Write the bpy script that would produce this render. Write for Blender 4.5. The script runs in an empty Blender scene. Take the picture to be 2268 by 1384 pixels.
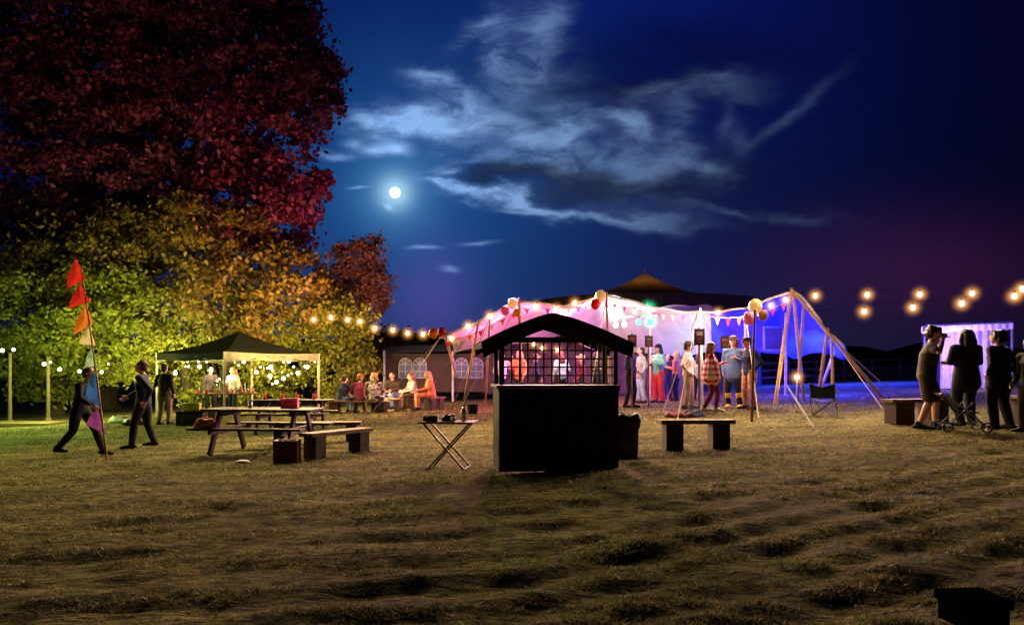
import bpy, bmesh, math, random
import numpy as np
from mathutils import Vector, Matrix, Euler
random.seed(7); rng = np.random.default_rng(7)
scene = bpy.context.scene
C = scene.collection
F = 1638.0; CX = 1134.0; HY = 815.0; CH = 1.3; SL = 0.035
def gz(x): return SL*40*math.tanh(x/40.0)
def S(px, py, d): return Vector(((px-CX)*d/F, d, CH+(HY-py)*d/F))
def depth_of(px, py): return CH*F/(py-(HY-SL*(px-CX)))
def G(px, py):
    d = depth_of(px, py); x = (px-CX)*d/F
    return Vector((x, d, gz(x)))
def GD(px, d):
    x = (px-CX)*d/F
    return Vector((x, d, gz(x)))
R = math.radians
# ------------------------------------------------------------ materials
def mat(name, col, rough=.75, var=.25, scale=6, bump=0.0, metal=0, emit=None, es=0, spec=.3, transl=0, stretch=(1,1,1), double=None):
    m = bpy.data.materials.new(name); m.use_nodes = True
    nt = m.node_tree; b = nt.nodes['Principled BSDF']; out = nt.nodes['Material Output']
    tc = nt.nodes.new('ShaderNodeTexCoord'); mp = nt.nodes.new('ShaderNodeMapping'); mp.inputs['Scale'].default_value = stretch
    nt.links.new(tc.outputs['Object'], mp.inputs[0])
    n = nt.nodes.new('ShaderNodeTexNoise'); n.inputs['Scale'].default_value = scale; n.inputs['Detail'].default_value = 5
    nt.links.new(mp.outputs[0], n.inputs[0])
    r = nt.nodes.new('ShaderNodeValToRGB'); nt.links.new(n.outputs[0], r.inputs[0])
    lo = [c*(1-var) for c in col]; hi = [min(1, c*(1+var)) for c in (double or col)]
    r.color_ramp.elements[0].position = .35; r.color_ramp.elements[1].position = .65
    r.color_ramp.elements[0].color = (*lo, 1); r.color_ramp.elements[1].color = (*hi, 1)
    nt.links.new(r.outputs[0], b.inputs['Base Color'])
    b.inputs['Roughness'].default_value = rough; b.inputs['Metallic'].default_value = metal
    b.inputs['Specular IOR Level'].default_value = spec
    if bump:
        bp = nt.nodes.new('ShaderNodeBump'); bp.inputs['Strength'].default_value = bump; bp.inputs['Distance'].default_value = .02
        nt.links.new(n.outputs[0], bp.inputs['Height']); nt.links.new(bp.outputs[0], b.inputs['Normal'])
    if emit:
        b.inputs['Emission Color'].default_value = (*emit, 1); b.inputs['Emission Strength'].default_value = es
    if transl:
        t = nt.nodes.new('ShaderNodeBsdfTranslucent'); nt.links.new(r.outputs[0], t.inputs[0])
        mx = nt.nodes.new('ShaderNodeMixShader'); mx.inputs[0].default_value = transl
        nt.links.new(b.outputs[0], mx.inputs[1]); nt.links.new(t.outputs[0], mx.inputs[2]); nt.links.new(mx.outputs[0], out.inputs[0])
    return m
def emis(name, col, s):
    m = bpy.data.materials.new(name); m.use_nodes = True; nt = m.node_tree
    nt.nodes.remove(nt.nodes['Principled BSDF']); e = nt.nodes.new('ShaderNodeEmission')
    e.inputs[0].default_value = (*col, 1); e.inputs[1].default_value = s
    nt.links.new(e.outputs[0], nt.nodes['Material Output'].inputs[0]); return m
def halo(name, col, s, rad, pw=3):   # emissive volume standing in for a lamp's glare, fading out from its centre
    m = bpy.data.materials.new(name); m.use_nodes = True; nt = m.node_tree
    nt.nodes.remove(nt.nodes['Principled BSDF']); e = nt.nodes.new('ShaderNodeEmission')
    tc = nt.nodes.new('ShaderNodeTexCoord'); l = nt.nodes.new('ShaderNodeVectorMath'); l.operation = 'LENGTH'; nt.links.new(tc.outputs['Object'], l.inputs[0])
    a = nt.nodes.new('ShaderNodeMath'); a.operation = 'MULTIPLY_ADD'; a.inputs[1].default_value = -1/rad; a.inputs[2].default_value = 1; a.use_clamp = True; nt.links.new(l.outputs['Value'], a.inputs[0])
    p = nt.nodes.new('ShaderNodeMath'); p.operation = 'POWER'; p.inputs[1].default_value = pw; nt.links.new(a.outputs[0], p.inputs[0])
    q = nt.nodes.new('ShaderNodeMath'); q.operation = 'MULTIPLY'; q.inputs[1].default_value = s; nt.links.new(p.outputs[0], q.inputs[0])
    e.inputs[0].default_value = (*col, 1); nt.links.new(q.outputs[0], e.inputs[1])
    nt.links.new(e.outputs[0], nt.nodes['Material Output'].inputs['Volume']); return m
def leafmat(name, c1, c2, c3, tl=.35):
    m = bpy.data.materials.new(name); m.use_nodes = True; nt = m.node_tree
    b = nt.nodes['Principled BSDF']; g = nt.nodes.new('ShaderNodeNewGeometry')
    r = nt.nodes.new('ShaderNodeValToRGB'); nt.links.new(g.outputs['Random Per Island'], r.inputs[0])
    r.color_ramp.elements[0].color = (*c1, 1); r.color_ramp.elements[1].color = (*c3, 1)
    e = r.color_ramp.elements.new(.5); e.color = (*c2, 1)
    nt.links.new(r.outputs[0], b.inputs['Base Color']); b.inputs['Roughness'].default_value = .6
    b.inputs['Specular IOR Level'].default_value = .25
    t = nt.nodes.new('ShaderNodeBsdfTranslucent'); nt.links.new(r.outputs[0], t.inputs[0])
    mx = nt.nodes.new('ShaderNodeMixShader'); mx.inputs[0].default_value = tl
    nt.links.new(b.outputs[0], mx.inputs[1]); nt.links.new(t.outputs[0], mx.inputs[2])
    nt.links.new(mx.outputs[0], nt.nodes['Material Output'].inputs[0]); return m
# ------------------------------------------------------------ mesh builder
class MB:
    def __init__(s): s.v = []; s.f = []
    def add(s, vs, fs):
        o = len(s.v); s.v += [Vector(v) for v in vs]; s.f += [tuple(i+o for i in f) for f in fs]; return s
    def box(s, c, d, rz=0, rx=0, ry=0):
        m = Euler((rx, ry, rz)).to_matrix(); c = Vector(c)
        vs = [c + m @ Vector((sx*d[0]/2, sy*d[1]/2, sz*d[2]/2)) for sx in (-1, 1) for sy in (-1, 1) for sz in (-1, 1)]
        return s.add(vs, [(0,1,3,2),(4,6,7,5),(0,4,5,1),(2,3,7,6),(0,2,6,4),(1,5,7,3)])
    def bar(s, p0, p1, w, h, ref=(0,0,1)):
        p0 = Vector(p0); p1 = Vector(p1); t = (p1-p0).normalized(); r = Vector(ref)
        if abs(t.dot(r)) > .95: r = Vector((1,0,0))
        a = t.cross(r).normalized(); b = a.cross(t).normalized()
        vs = [p + a*sx*w/2 + b*sy*h/2 for p in (p0, p1) for sx, sy in ((-1,-1),(1,-1),(1,1),(-1,1))]
        return s.add(vs, [(0,1,2,3),(7,6,5,4),(0,4,5,1),(1,5,6,2),(2,6,7,3),(3,7,4,0)])
    def tube(s, pts, rad, n=10, ref=(1,0,0), cap=True, round_=True):
        pts = [Vector(p) for p in pts]; rad = [(r, r) if not isinstance(r, tuple) else r for r in (rad if isinstance(rad, (list,)) else [rad]*len(pts))]
        ts = []
        for i in range(len(pts)):
            a = pts[max(0, i-1)]; b = pts[min(len(pts)-1, i+1)]; ts.append((b-a).normalized())
        P = list(pts); Rr = list(rad); T = list(ts)
        if round_:
            r0 = min(rad[0]); r1 = min(rad[-1])
            P = [pts[0]-ts[0]*r0*.9, pts[0]-ts[0]*r0*.6] + P + [pts[-1]+ts[-1]*r1*.6, pts[-1]+ts[-1]*r1*.9]
            Rr = [tuple(x*.4 for x in rad[0]), tuple(x*.8 for x in rad[0])] + Rr + [tuple(x*.8 for x in rad[-1]), tuple(x*.4 for x in rad[-1])]
            T = [ts[0], ts[0]] + T + [ts[-1], ts[-1]]
        vs = []; ref = Vector(ref)
        for p, r, t in zip(P, Rr, T):
            rf = ref if abs(ref.dot(t)) < .93 else Vector((0,1,0)) if abs(t.y) < .9 else Vector((0,0,1))
            a = (rf - t*rf.dot(t)).normalized(); b = t.cross(a)
            for k in range(n):
                th = 2*math.pi*k/n; vs.append(p + a*r[0]*math.cos(th) + b*r[1]*math.sin(th))
        fs = []
        for i in range(len(P)-1):
            for k in range(n):
                fs.append((i*n+k, i*n+(k+1)%n, (i+1)*n+(k+1)%n, (i+1)*n+k))
        if cap: fs.append(tuple(range(n-1, -1, -1))); fs.append(tuple((len(P)-1)*n+k for k in range(n)))
        return s.add(vs, fs)
    def ball(s, c, r, nu=12, nv=8, M=None):
        r = (r, r, r) if not isinstance(r, tuple) else r; c = Vector(c); vs = []; fs = []
        for j in range(nv+1):
            ph = math.pi*j/nv
            ph = min(max(ph, .02), math.pi-.02)
            for i in range(nu):
                th = 2*math.pi*i/nu
                q = c+Vector((r[0]*math.sin(ph)*math.cos(th), r[1]*math.sin(ph)*math.sin(th), r[2]*math.cos(ph)))
                vs.append(M @ q if M else q)
        for j in range(nv):
            for i in range(nu): fs.append((j*nu+i, (j+1)*nu+i, (j+1)*nu+(i+1)%nu, j*nu+(i+1)%nu))
        fs.append(tuple(range(nu))); fs.append(tuple(nv*nu+i for i in range(nu-1, -1, -1)))
        return s.add(vs, fs)
    def lathe(s, c, prof, n=16):
        c = Vector(c); vs = []; fs = []
        for r, z in prof:
            for k in range(n):
                th = 2*math.pi*k/n; vs.append(c+Vector((r*math.cos(th), r*math.sin(th), z)))
        for i in range(len(prof)-1):
            for k in range(n): fs.append((i*n+k, i*n+(k+1)%n, (i+1)*n+(k+1)%n, (i+1)*n+k))
        fs.append(tuple(range(n-1, -1, -1))); fs.append(tuple((len(prof)-1)*n+k for k in range(n)))
        return s.add(vs, fs)
    def grid(s, rows):
        n = len(rows[0]); vs = [p for r in rows for p in r]
        return s.add(vs, [(i*n+j, i*n+j+1, (i+1)*n+j+1, (i+1)*n+j) for i in range(len(rows)-1) for j in range(n-1)])
    def build(s, name, m, parent=None, smooth=False, world=False, origin=None, bevel=0, vox=0, sm=2, solid=0):
        vs = s.v
        if world and parent is not None:
            iv = parent.matrix_basis.inverted()
            if parent.parent: iv = iv @ parent.parent.matrix_basis.inverted()
            vs = [iv @ v for v in vs]
        if origin is not None: vs = [v-Vector(origin) for v in vs]
        me = bpy.data.meshes.new(name); me.from_pydata([tuple(v) for v in vs], [], s.f)
        bm = bmesh.new(); bm.from_mesh(me)
        if not solid: bmesh.ops.recalc_face_normals(bm, faces=bm.faces)
        bm.to_mesh(me); bm.free()
        o = bpy.data.objects.new(name, me); C.objects.link(o)
        if origin is not None: o.location = origin
        if parent is not None: o.parent = parent
        me.materials.append(m)
        if smooth: me.polygons.foreach_set('use_smooth', [True]*len(me.polygons))
        if vox:
            md = o.modifiers.new('remesh', 'REMESH'); md.mode = 'VOXEL'; md.voxel_size = vox; md.use_smooth_shade = True
            ms = o.modifiers.new('smooth', 'SMOOTH'); ms.factor = .5; ms.iterations = sm
        if bevel:
            md = o.modifiers.new('bevel', 'BEVEL'); md.width = bevel; md.segments = 2; md.limit_method = 'ANGLE'
        if solid:
            md = o.modifiers.new('solid', 'SOLIDIFY'); md.thickness = solid
        return o
def thing(name, label, cat, loc=(0,0,0), rz=0, group=None, scale=1):
    o = bpy.data.objects.new(name, None); C.objects.link(o); o.location = loc; o.rotation_euler = (0, 0, rz); o.scale = (scale,)*3
    o.empty_display_size = .2
    o['label'] = label; o['category'] = cat
    if group: o['group'] = group
    return o
def tag(o, label, cat, group=None):
    o['label'] = label; o['category'] = cat
    if group: o['group'] = group
    return o
def copy_tree(o, parent=None, label=None):
    c = o.copy(); C.objects.link(c)
    if parent is not None: c.parent = parent
    if label: c['label'] = label
    for ch in list(o.children): copy_tree(ch, c)
    return c
def struct(o): o['kind'] = 'structure'; return o

M = {}
M['wood'] = mat('weathered_wood', (.13,.08,.045), .7, .4, 5, .4, stretch=(1,8,8))
M['darkwood'] = mat('dark_wood', (.04,.022,.016), .65, .4, 5, .4, stretch=(1,8,8))
M['palewood'] = mat('pale_pole_wood', (.42,.26,.13), .6, .3, 6, .2, stretch=(6,6,1))
M['postwood'] = mat('old_post_wood', (.09,.06,.035), .8, .3, 6, .3, stretch=(6,6,1))
M['black'] = mat('black_paint', (.012,.008,.010), .6, .3, 6, .15)
M['booth'] = mat('booth_boards', (.034,.018,.028), .8, .5, 4, .4, spec=.15, stretch=(6,6,.6))
M['boothroof'] = mat('booth_roof_felt', (.05,.028,.03), .85, .35, 10, .3, spec=.15)
M['plastic'] = mat('black_plastic', (.012,.012,.014), .45, .2, 9, .1)
M['metal'] = mat('grey_metal', (.25,.25,.26), .35, .15, 8, metal=.8)
M['darkmetal'] = mat('dark_metal', (.03,.03,.035), .4, .15, 8, metal=.5)
M['white'] = mat('white_cloth', (.7,.68,.66), .8, .1, 6, .1, transl=.25)
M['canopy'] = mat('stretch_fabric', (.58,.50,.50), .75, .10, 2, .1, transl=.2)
M['canopy_bluelit'] = mat('blue_lit_stretch_fabric', (.06,.07,.5), .75, .18, 2, .1, transl=.2)  # blue light on the right wing put into the fabric colour
M['dimcanvas'] = mat('brown_canvas', (.035,.022,.018), .9, .2, 3, .2)
M['gazebo'] = mat('charcoal_polyester', (.008,.008,.008), .9, .2, 4, .15, spec=.1)
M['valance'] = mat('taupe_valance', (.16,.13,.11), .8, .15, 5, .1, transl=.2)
M['rope'] = mat('rope', (.4,.32,.22), .8, .2, 30)
M['cable'] = mat('black_cable', (.004,.004,.004), .8, .1, 30, spec=.05)
M['red'] = mat('red_cloth', (.55,.03,.02), .7, .2, 8, transl=.3)
M['orange'] = mat('orange_cloth', (.7,.22,.04), .7, .2, 8, transl=.3)
M['cream'] = mat('cream_cloth', (.7,.6,.35), .7, .15, 8, transl=.3)
M['mint'] = mat('mint_cloth', (.4,.6,.45), .7, .15, 8, transl=.3)
M['blue'] = mat('blue_cloth', (.03,.12,.45), .7, .2, 8, transl=.3)
M['purple'] = mat('purple_cloth', (.25,.06,.35), .7, .2, 8, transl=.3)
M['pinkc'] = mat('pink_cloth', (.65,.2,.3), .7, .2, 8, transl=.3)
M['rust'] = mat('rust_canvas', (.42,.13,.04), .85, .3, 9, .3)
M['glass'] = mat('bottle_glass', (.35,.4,.38), .1, .1, 8, spec=.8)
M['green_glass'] = mat('green_glass', (.03,.12,.04), .1, .1, 8, spec=.8)
M['amber'] = mat('amber_glass', (.35,.13,.02), .1, .1, 8, spec=.8)
M['bark'] = mat('bark', (.05,.033,.025), .9, .5, 4, .8, stretch=(4,4,.6))
M['skin'] = mat('skin', (.55,.32,.22), .5, .08, 12, .03)
M['b_cream'] = mat('glowing_cream_latex', (.85,.7,.4), .25, .03, 3, transl=.3, emit=(.9,.65,.25), es=.25)  # faint emission added so the cream balloons glow
M['b_pink'] = mat('pink_latex', (.8,.3,.5), .25, .03, 3, transl=.3)
M['b_red'] = mat('red_latex', (.65,.02,.03), .25, .03, 3, transl=.3)
M['b_orange'] = mat('orange_latex', (.8,.28,.03), .25, .03, 3, transl=.3)
M['b_yellow'] = mat('yellow_latex', (.8,.55,.08), .25, .03, 3, transl=.3)
M['b_brown'] = mat('brown_latex', (.4,.2,.12), .25, .03, 3, transl=.3)
M['bulb'] = emis('warm_bulb_light', (1,.74,.38), 14)
M['bulbhalo'] = halo('warm_bulb_halo', (1,.40,.09), 20, .34, 4.6)
M['fairy'] = emis('fairy_bulb_light', (1,.95,.62), 8)
M['moon'] = emis('moonlight', (1,1,.92), 6)
M['lens_pink'] = emis('pink_lens', (1,.55,.85), 7)
M['lens_green'] = emis('green_lens', (.05,1,.35), 7)
M['lens_white'] = emis('white_lens', (.85,1,.95), 14)
M['halo_white'] = halo('white_halo', (.8,1,.95), 12, .6, 3)
M['halo_green'] = halo('green_halo', (.05,1,.4), 10, .4, 3)
M['flame'] = emis('candle_flame', (1,.6,.2), 10)

# ------------------------------------------------------------ noise
tabs = rng.random((8, 256, 256))
def vn(x, y, k=0):
    xi = np.floor(x).astype(int); yi = np.floor(y).astype(int); fx = x-xi; fy = y-yi
    fx = fx*fx*(3-2*fx); fy = fy*fy*(3-2*fy); t = tabs[k]
    a = t[xi & 255, yi & 255]; b = t[(xi+1) & 255, yi & 255]; c = t[xi & 255, (yi+1) & 255]; d = t[(xi+1) & 255, (yi+1) & 255]
    return (a*(1-fx)+b*fx)*(1-fy)+(c*(1-fx)+d*fx)*fy
def rut(x, y):
    q = y*.87 - np.where(x > 0, x*.52, x*.10) + .16*vn(x*.5, y*.5, 1)
    z = np.zeros_like(x)
    for q0, w, a in ((1.55,.11,.8),(2.0,.09,.7),(2.5,.12,1),(2.95,.09,.8),(3.45,.11,1),(3.95,.13,1.1),(4.5,.10,.8),(5.1,.13,.9),(5.8,.13,.7),(6.7,.15,.5)):
        g = np.exp(-((q-q0)/w)**2); g2 = np.exp(-((q-q0-.22)/(w*.8))**2)
        z += a*(-g+.6*g2)*(.5+.5*vn(x*.6, y*.9, 2))
    return z
def disp(x, y):
    near = 1/(1+np.exp((y-12)/1.6))
    z = near*.034*rut(x, y)*np.where(x > -1, 1, .35+.65*np.exp(np.minimum(x+1.0, 0)))
    z += near*.022*(vn(x*1.1, y*3.6, 3)-.5) + near*.036*(vn(x*3.2, y*11, 4)-.5)
    z += .022*(vn(x*1.7, y*3.0, 5)-.5) + .022*(vn(x*7, y*12, 6)-.5)
    return z
def gzn(x): return SL*40*np.tanh(x/40.0)
# ------------------------------------------------------------ ground
def grid_mesh(name, X, Y, Z, m):
    nr, nc = X.shape; me = bpy.data.meshes.new(name)
    co = np.stack([X, Y, Z], -1).reshape(-1, 3).astype(np.float32)
    i = np.arange(nr-1)[:, None]*nc+np.arange(nc-1)[None, :]
    q = np.stack([i, i+1, i+1+nc, i+nc], -1).reshape(-1, 4)
    me.vertices.add(len(co)); me.vertices.foreach_set('co', co.ravel())
    me.loops.add(q.size); me.loops.foreach_set('vertex_index', q.ravel().astype(np.int32))
    me.polygons.add(len(q)); me.polygons.foreach_set('loop_start', (np.arange(len(q))*4).astype(np.int32))
    me.polygons.foreach_set('use_smooth', np.ones(len(q), bool))
    me.update(); me.validate(); me.materials.append(m)
    o = bpy.data.objects.new(name, me); C.objects.link(o); return o
def ground_mat():
    m = bpy.data.materials.new('grass_ground'); m.use_nodes = True; nt = m.node_tree; b = nt.nodes['Principled BSDF']
    tc = nt.nodes.new('ShaderNodeTexCoord')
    def noise(sc, st, det=6):
        mp = nt.nodes.new('ShaderNodeMapping'); mp.inputs['Scale'].default_value = st; nt.links.new(tc.outputs['Object'], mp.inputs[0])
        n = nt.nodes.new('ShaderNodeTexNoise'); n.inputs['Scale'].default_value = sc; n.inputs['Detail'].default_value = det
        nt.links.new(mp.outputs[0], n.inputs[0]); return n
    n1 = noise(1.1, (.6,2.2,1)); n2 = noise(7, (1,2.6,1)); n3 = noise(45, (1,1,1), 3)
    r1 = nt.nodes.new('ShaderNodeValToRGB'); nt.links.new(n2.outputs[0], r1.inputs[0])
    r1.color_ramp.elements[0].position = .38; r1.color_ramp.elements[0].color = (.038,.032,.020,1)
    r1.color_ramp.elements[1].position = .60; r1.color_ramp.elements[1].color = (.17,.155,.06,1)
    r2 = nt.nodes.new('ShaderNodeValToRGB'); nt.links.new(n1.outputs[0], r2.inputs[0])
    r2.color_ramp.elements[0].position = .36; r2.color_ramp.elements[0].color = (.45,.42,.46,1)
    r2.color_ramp.elements[1].position = .6; r2.color_ramp.elements[1].color = (1.1,1.08,.95,1)
    mx = nt.nodes.new('ShaderNodeMixRGB'); mx.blend_type = 'MULTIPLY'; mx.inputs[0].default_value = 1
    nt.links.new(r1.outputs[0], mx.inputs[1]); nt.links.new(r2.outputs[0], mx.inputs[2]); nt.links.new(mx.outputs[0], b.inputs['Base Color'])
    b.inputs['Roughness'].default_value = 1; b.inputs['Specular IOR Level'].default_value = .05
    ad = nt.nodes.new('ShaderNodeMath'); ad.operation = 'ADD'; nt.links.new(n2.outputs[0], ad.inputs[0]); nt.links.new(n3.outputs[0], ad.inputs[1])
    bp = nt.nodes.new('ShaderNodeBump'); bp.inputs['Strength'].default_value = .8; bp.inputs['Distance'].default_value = .04
    nt.links.new(ad.outputs[0], bp.inputs['Height']); nt.links.new(bp.outputs[0], b.inputs['Normal']); return m
nr, nc = 640, 520
ys = -3+2.5*(np.exp(np.linspace(0, math.log(640/2.5), nr))-1)
us = np.linspace(-1.15, 1.15, nc)
Y = np.repeat(ys[:, None], nc, 1); X = us[None, :]*(Y+7)
Z = gzn(X)+disp(X, Y)
struct(grid_mesh('ground', X, Y, Z, ground_mat()))
nb = 300000
d = 2.2*np.exp(rng.random(nb)*math.log(26/2.2)); gx = (rng.random(nb)*2-1)*.8*(d+.5)
patch = vn(gx*1.2, d*4.5, 7)*.6+vn(gx*3.2, d*10.0, 3)*.5; rt = rut(gx, d)
keep = rng.random(nb) < np.clip((patch-.42)*3.4, .03, 1)*np.clip(1+rt*1.3*(d < 11), .08, 1); d = d[keep]; gx = gx[keep]; nb = len(d)
z0 = gzn(gx)+disp(gx, d)-.004
h = (.010+.018*rng.random(nb))*(1+d*.04); w = .0035+.0012*d*.5; an = rng.random(nb)*np.pi; le = rng.normal(0, .9, (nb, 2))*h[:, None]
co = np.zeros((nb, 3, 3), np.float32)
co[:, 0] = np.stack([gx-w*np.cos(an), d-w*np.sin(an), z0], -1); co[:, 1] = np.stack([gx+w*np.cos(an), d+w*np.sin(an), z0], -1)
co[:, 2] = np.stack([gx+le[:, 0], d+le[:, 1], z0+h], -1)
def tri_mesh(name, co, k, m):
    n = len(co); me = bpy.data.meshes.new(name); me.vertices.add(n*k); me.vertices.foreach_set('co', co.astype(np.float32).ravel())
    me.loops.add(n*k); me.loops.foreach_set('vertex_index', np.arange(n*k, dtype=np.int32))
    me.polygons.add(n); me.polygons.foreach_set('loop_start', (np.arange(n)*k).astype(np.int32)); me.update(); me.validate()
    me.materials.append(m); o = bpy.data.objects.new(name, me); C.objects.link(o); return o
gr = tri_mesh('grass', co, 3, leafmat('grass_blade', (.07,.08,.025), (.15,.145,.05), (.25,.215,.09)))
tag(gr, 'short trampled grass covering the whole field', 'grass'); gr['kind'] = 'stuff'
hr = []
for i in range(80):
    px = -600+i*45; top = 745 + 10*math.sin(i*.7)+6*math.sin(i*1.9)+random.uniform(-3, 3)
    if px > 1750: top += 18
    p = S(px, top, 330); q = S(px, 900, 325); hr.append([q, p, S(px, top+8, 400)])
struct(MB().grid(hr).build('hills', mat('far_treeline', (.012,.012,.012), 1, .5, .2), smooth=True))

# ------------------------------------------------------------ world
w = bpy.data.worlds.new('World'); scene.world = w; w.use_nodes = True; nt = w.node_tree
for n in list(nt.nodes): nt.nodes.remove(n)
def mth(op, a, b=None, c=None, clamp=False):
    n = nt.nodes.new('ShaderNodeMath'); n.operation = op; n.use_clamp = clamp
    for i, x in enumerate((a, b, c)):
        if x is None: continue
        if isinstance(x, (int, float)): n.inputs[i].default_value = x
        else: nt.links.new(x, n.inputs[i])
    return n.outputs[0]
tc = nt.nodes.new('ShaderNodeTexCoord'); sp = nt.nodes.new('ShaderNodeSeparateXYZ'); nt.links.new(tc.outputs['Generated'], sp.inputs[0])
yy = mth('MAXIMUM', sp.outputs[1], .12); U = mth('DIVIDE', sp.outputs[0], yy); V = mth('DIVIDE', sp.outputs[2], yy)
def gauss(px, py, rx, ry, ang=0, amp=1, src=None):
    u0 = (px-CX)/F; v0 = (HY-py)/F; ca = math.cos(R(ang)); sa = math.sin(R(ang))
    uu, vv = src or (U, V)
    du = mth('SUBTRACT', uu, u0); dv = mth('SUBTRACT', vv, v0)
    a = mth('MULTIPLY_ADD', du, ca*F/rx, mth('MULTIPLY', dv, sa*F/rx))
    b = mth('MULTIPLY_ADD', du, -sa*F/ry, mth('MULTIPLY', dv, ca*F/ry))
    e = mth('MULTIPLY_ADD', a, a, mth('MULTIPLY', b, b))
    return mth('MULTIPLY', mth('POWER', 2.718, mth('MULTIPLY', e, -1)), amp)
def noise_n(vec, sc, det, rough=.55):
    n = nt.nodes.new('ShaderNodeTexNoise'); n.inputs['Scale'].default_value = sc; n.inputs['Detail'].default_value = det; n.inputs['Roughness'].default_value = rough
    nt.links.new(vec, n.inputs[0]); return n
cb = nt.nodes.new('ShaderNodeCombineXYZ'); nt.links.new(mth('MULTIPLY', U, .7), cb.inputs[0]); nt.links.new(mth('MULTIPLY', V, 1.5), cb.inputs[1])
cb.inputs[2].default_value = 3.7
n1 = noise_n(cb.outputs[0], 6, 3)
s1 = nt.nodes.new('ShaderNodeVectorMath'); s1.operation = 'MULTIPLY_ADD'; nt.links.new(n1.outputs['Color'], s1.inputs[0])
s1.inputs[1].default_value = (.15,.15,0); nt.links.new(cb.outputs[0], s1.inputs[2])
n2 = noise_n(s1.outputs[0], 12, 8, .6)
n3 = noise_n(s1.outputs[0], 26, 6, .6)
sn = nt.nodes.new('ShaderNodeSeparateXYZ'); nt.links.new(noise_n(cb.outputs[0], 11, 6).outputs['Color'], sn.inputs[0])
def warp(a, b): return (mth('ADD', U, mth('MULTIPLY', mth('SUBTRACT', sn.outputs[0], .5), a)), mth('ADD', V, mth('MULTIPLY', mth('SUBTRACT', sn.outputs[1], .5), b)))
W2 = warp(.13, .10); W1 = warp(.05, .035)
def addall(L, src):
    e = None
    for g in L:
        x = gauss(*g, src=src); e = x if e is None else mth('ADD', e, x)
    return e
lit = addall([(850,276,60,13,-4,.9),(930,262,70,26,20,1.0),(975,285,80,24,-15,1.0),(1040,250,80,30,-5,.9),(960,175,50,18,-8,.9),(1010,200,45,18,20,.7),(1110,130,30,62,-20,.8),(1170,145,46,74,-25,.85),(1215,50,44,60,0,.6),(1060,70,50,18,20,.8),(1105,45,34,16,40,.5),
          (1150,300,110,26,-12,.75),(1255,295,38,54,20,.7),(1350,270,66,20,-25,.75),(1392,300,26,42,10,.65),(1330,355,84,22,15,.6),(1440,360,64,38,40,.7),(1500,310,30,74,20,.65),(1540,380,64,20,-25,.55),(1180,355,100,16,0,.65),
          (970,402,34,9,-10,1.1),(1020,415,60,12,-18,1.0),(1090,432,90,13,-8,1.0),(1190,445,80,12,-10,.75),(1290,475,120,12,-10,.75),(1430,490,120,13,-6,.5),(1620,470,180,15,-4,.35),(1000,355,60,9,8,.6),(1460,200,120,22,5,.3),(1580,190,90,24,0,.3)], W2)
lit2 = addall([(1745,262,115,12,40,.45),(1640,318,22,34,15,.4),(1605,280,16,40,-10,.35),(790,316,24,10,0,1.0),(850,326,34,11,5,1.1),(895,324,24,9,-10,1.0),(750,338,36,7,-5,.9),(820,270,30,9,-20,.6),
          (930,548,26,3.5,0,.9),(1048,541,36,4.5,0,.9),(996,592,20,7,-8,.8),(1150,468,45,4,-3,.6),(860,462,14,4,-20,.8),(793,415,20,2.5,0,.6),(990,378,24,6,10,.9)], W1)
dark = addall([(1330,190,260,95,0,.7),(1240,395,190,32,-4,1.0),(1400,420,150,32,-10,.8),(1130,290,130,38,-10,.4),(1560,400,150,60,0,.5),(1600,120,260,90,0,.6),(1080,385,60,16,0,.8)], W2)
def ramp(src, pts):
    r = nt.nodes.new('ShaderNodeValToRGB'); nt.links.new(src, r.inputs[0]); e = r.color_ramp.elements
    e[0].position = pts[0][0]; e[0].color = pts[0][1]; e[1].position = pts[-1][0]; e[1].color = pts[-1][1]
    for p in pts[1:-1]: q = e.new(p[0]); q.color = p[1]
    return r.outputs[0]
g_ = lambda v: (v, v, v, 1)
nm = mth('MULTIPLY_ADD', n3.outputs[0], .8, mth('MULTIPLY', n2.outputs[0], 1.5))
tex = ramp(mth('SUBTRACT', nm, .6), [(0, g_(.04)), (.34, g_(.12)), (.54, g_(.6)), (.70, g_(1)), (1, g_(1))])
litc = mth('MINIMUM', lit, 1.05)
cl1 = mth('MULTIPLY', mth('POWER', litc, .85), tex)
cl2 = mth('MULTIPLY', mth('MINIMUM', lit2, 1.0), mth('MULTIPLY_ADD', tex, .6, .35))
soft = mth('MULTIPLY', addall([(1150,300,260,110,-15,.14),(1420,350,200,110,0,.12),(1150,120,90,130,0,.12)], W2), n2.outputs[0])
mg_ = mth('MULTIPLY_ADD', gauss(920,330,460,330), .75, .30)
cl = mth('MULTIPLY', mth('ADD', mth('ADD', cl1, cl2), soft), mg_)
dkv = mth('MULTIPLY', mth('MINIMUM', dark, 1.0), mth('MULTIPLY_ADD', n2.outputs[0], .9, .25))
dm = mth('SUBTRACT', 1, mth('MINIMUM', dkv, .8))
def colmix(terms):
    out = None
    for s, c in terms:
        v = nt.nodes.new('ShaderNodeVectorMath'); v.operation = 'SCALE'; v.inputs[0].default_value = c
        if isinstance(s, (int, float)): v.inputs['Scale'].default_value = s
        else: nt.links.new(s, v.inputs['Scale'])
        if out is None: out = v.outputs[0]
        else:
            a = nt.nodes.new('ShaderNodeVectorMath'); a.operation = 'ADD'; nt.links.new(out, a.inputs[0]); nt.links.new(v.outputs[0], a.inputs[1]); out = a.outputs[0]
    return out
low = mth('POWER', 2.718, mth('MULTIPLY', mth('ABSOLUTE', V), -11))
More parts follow.
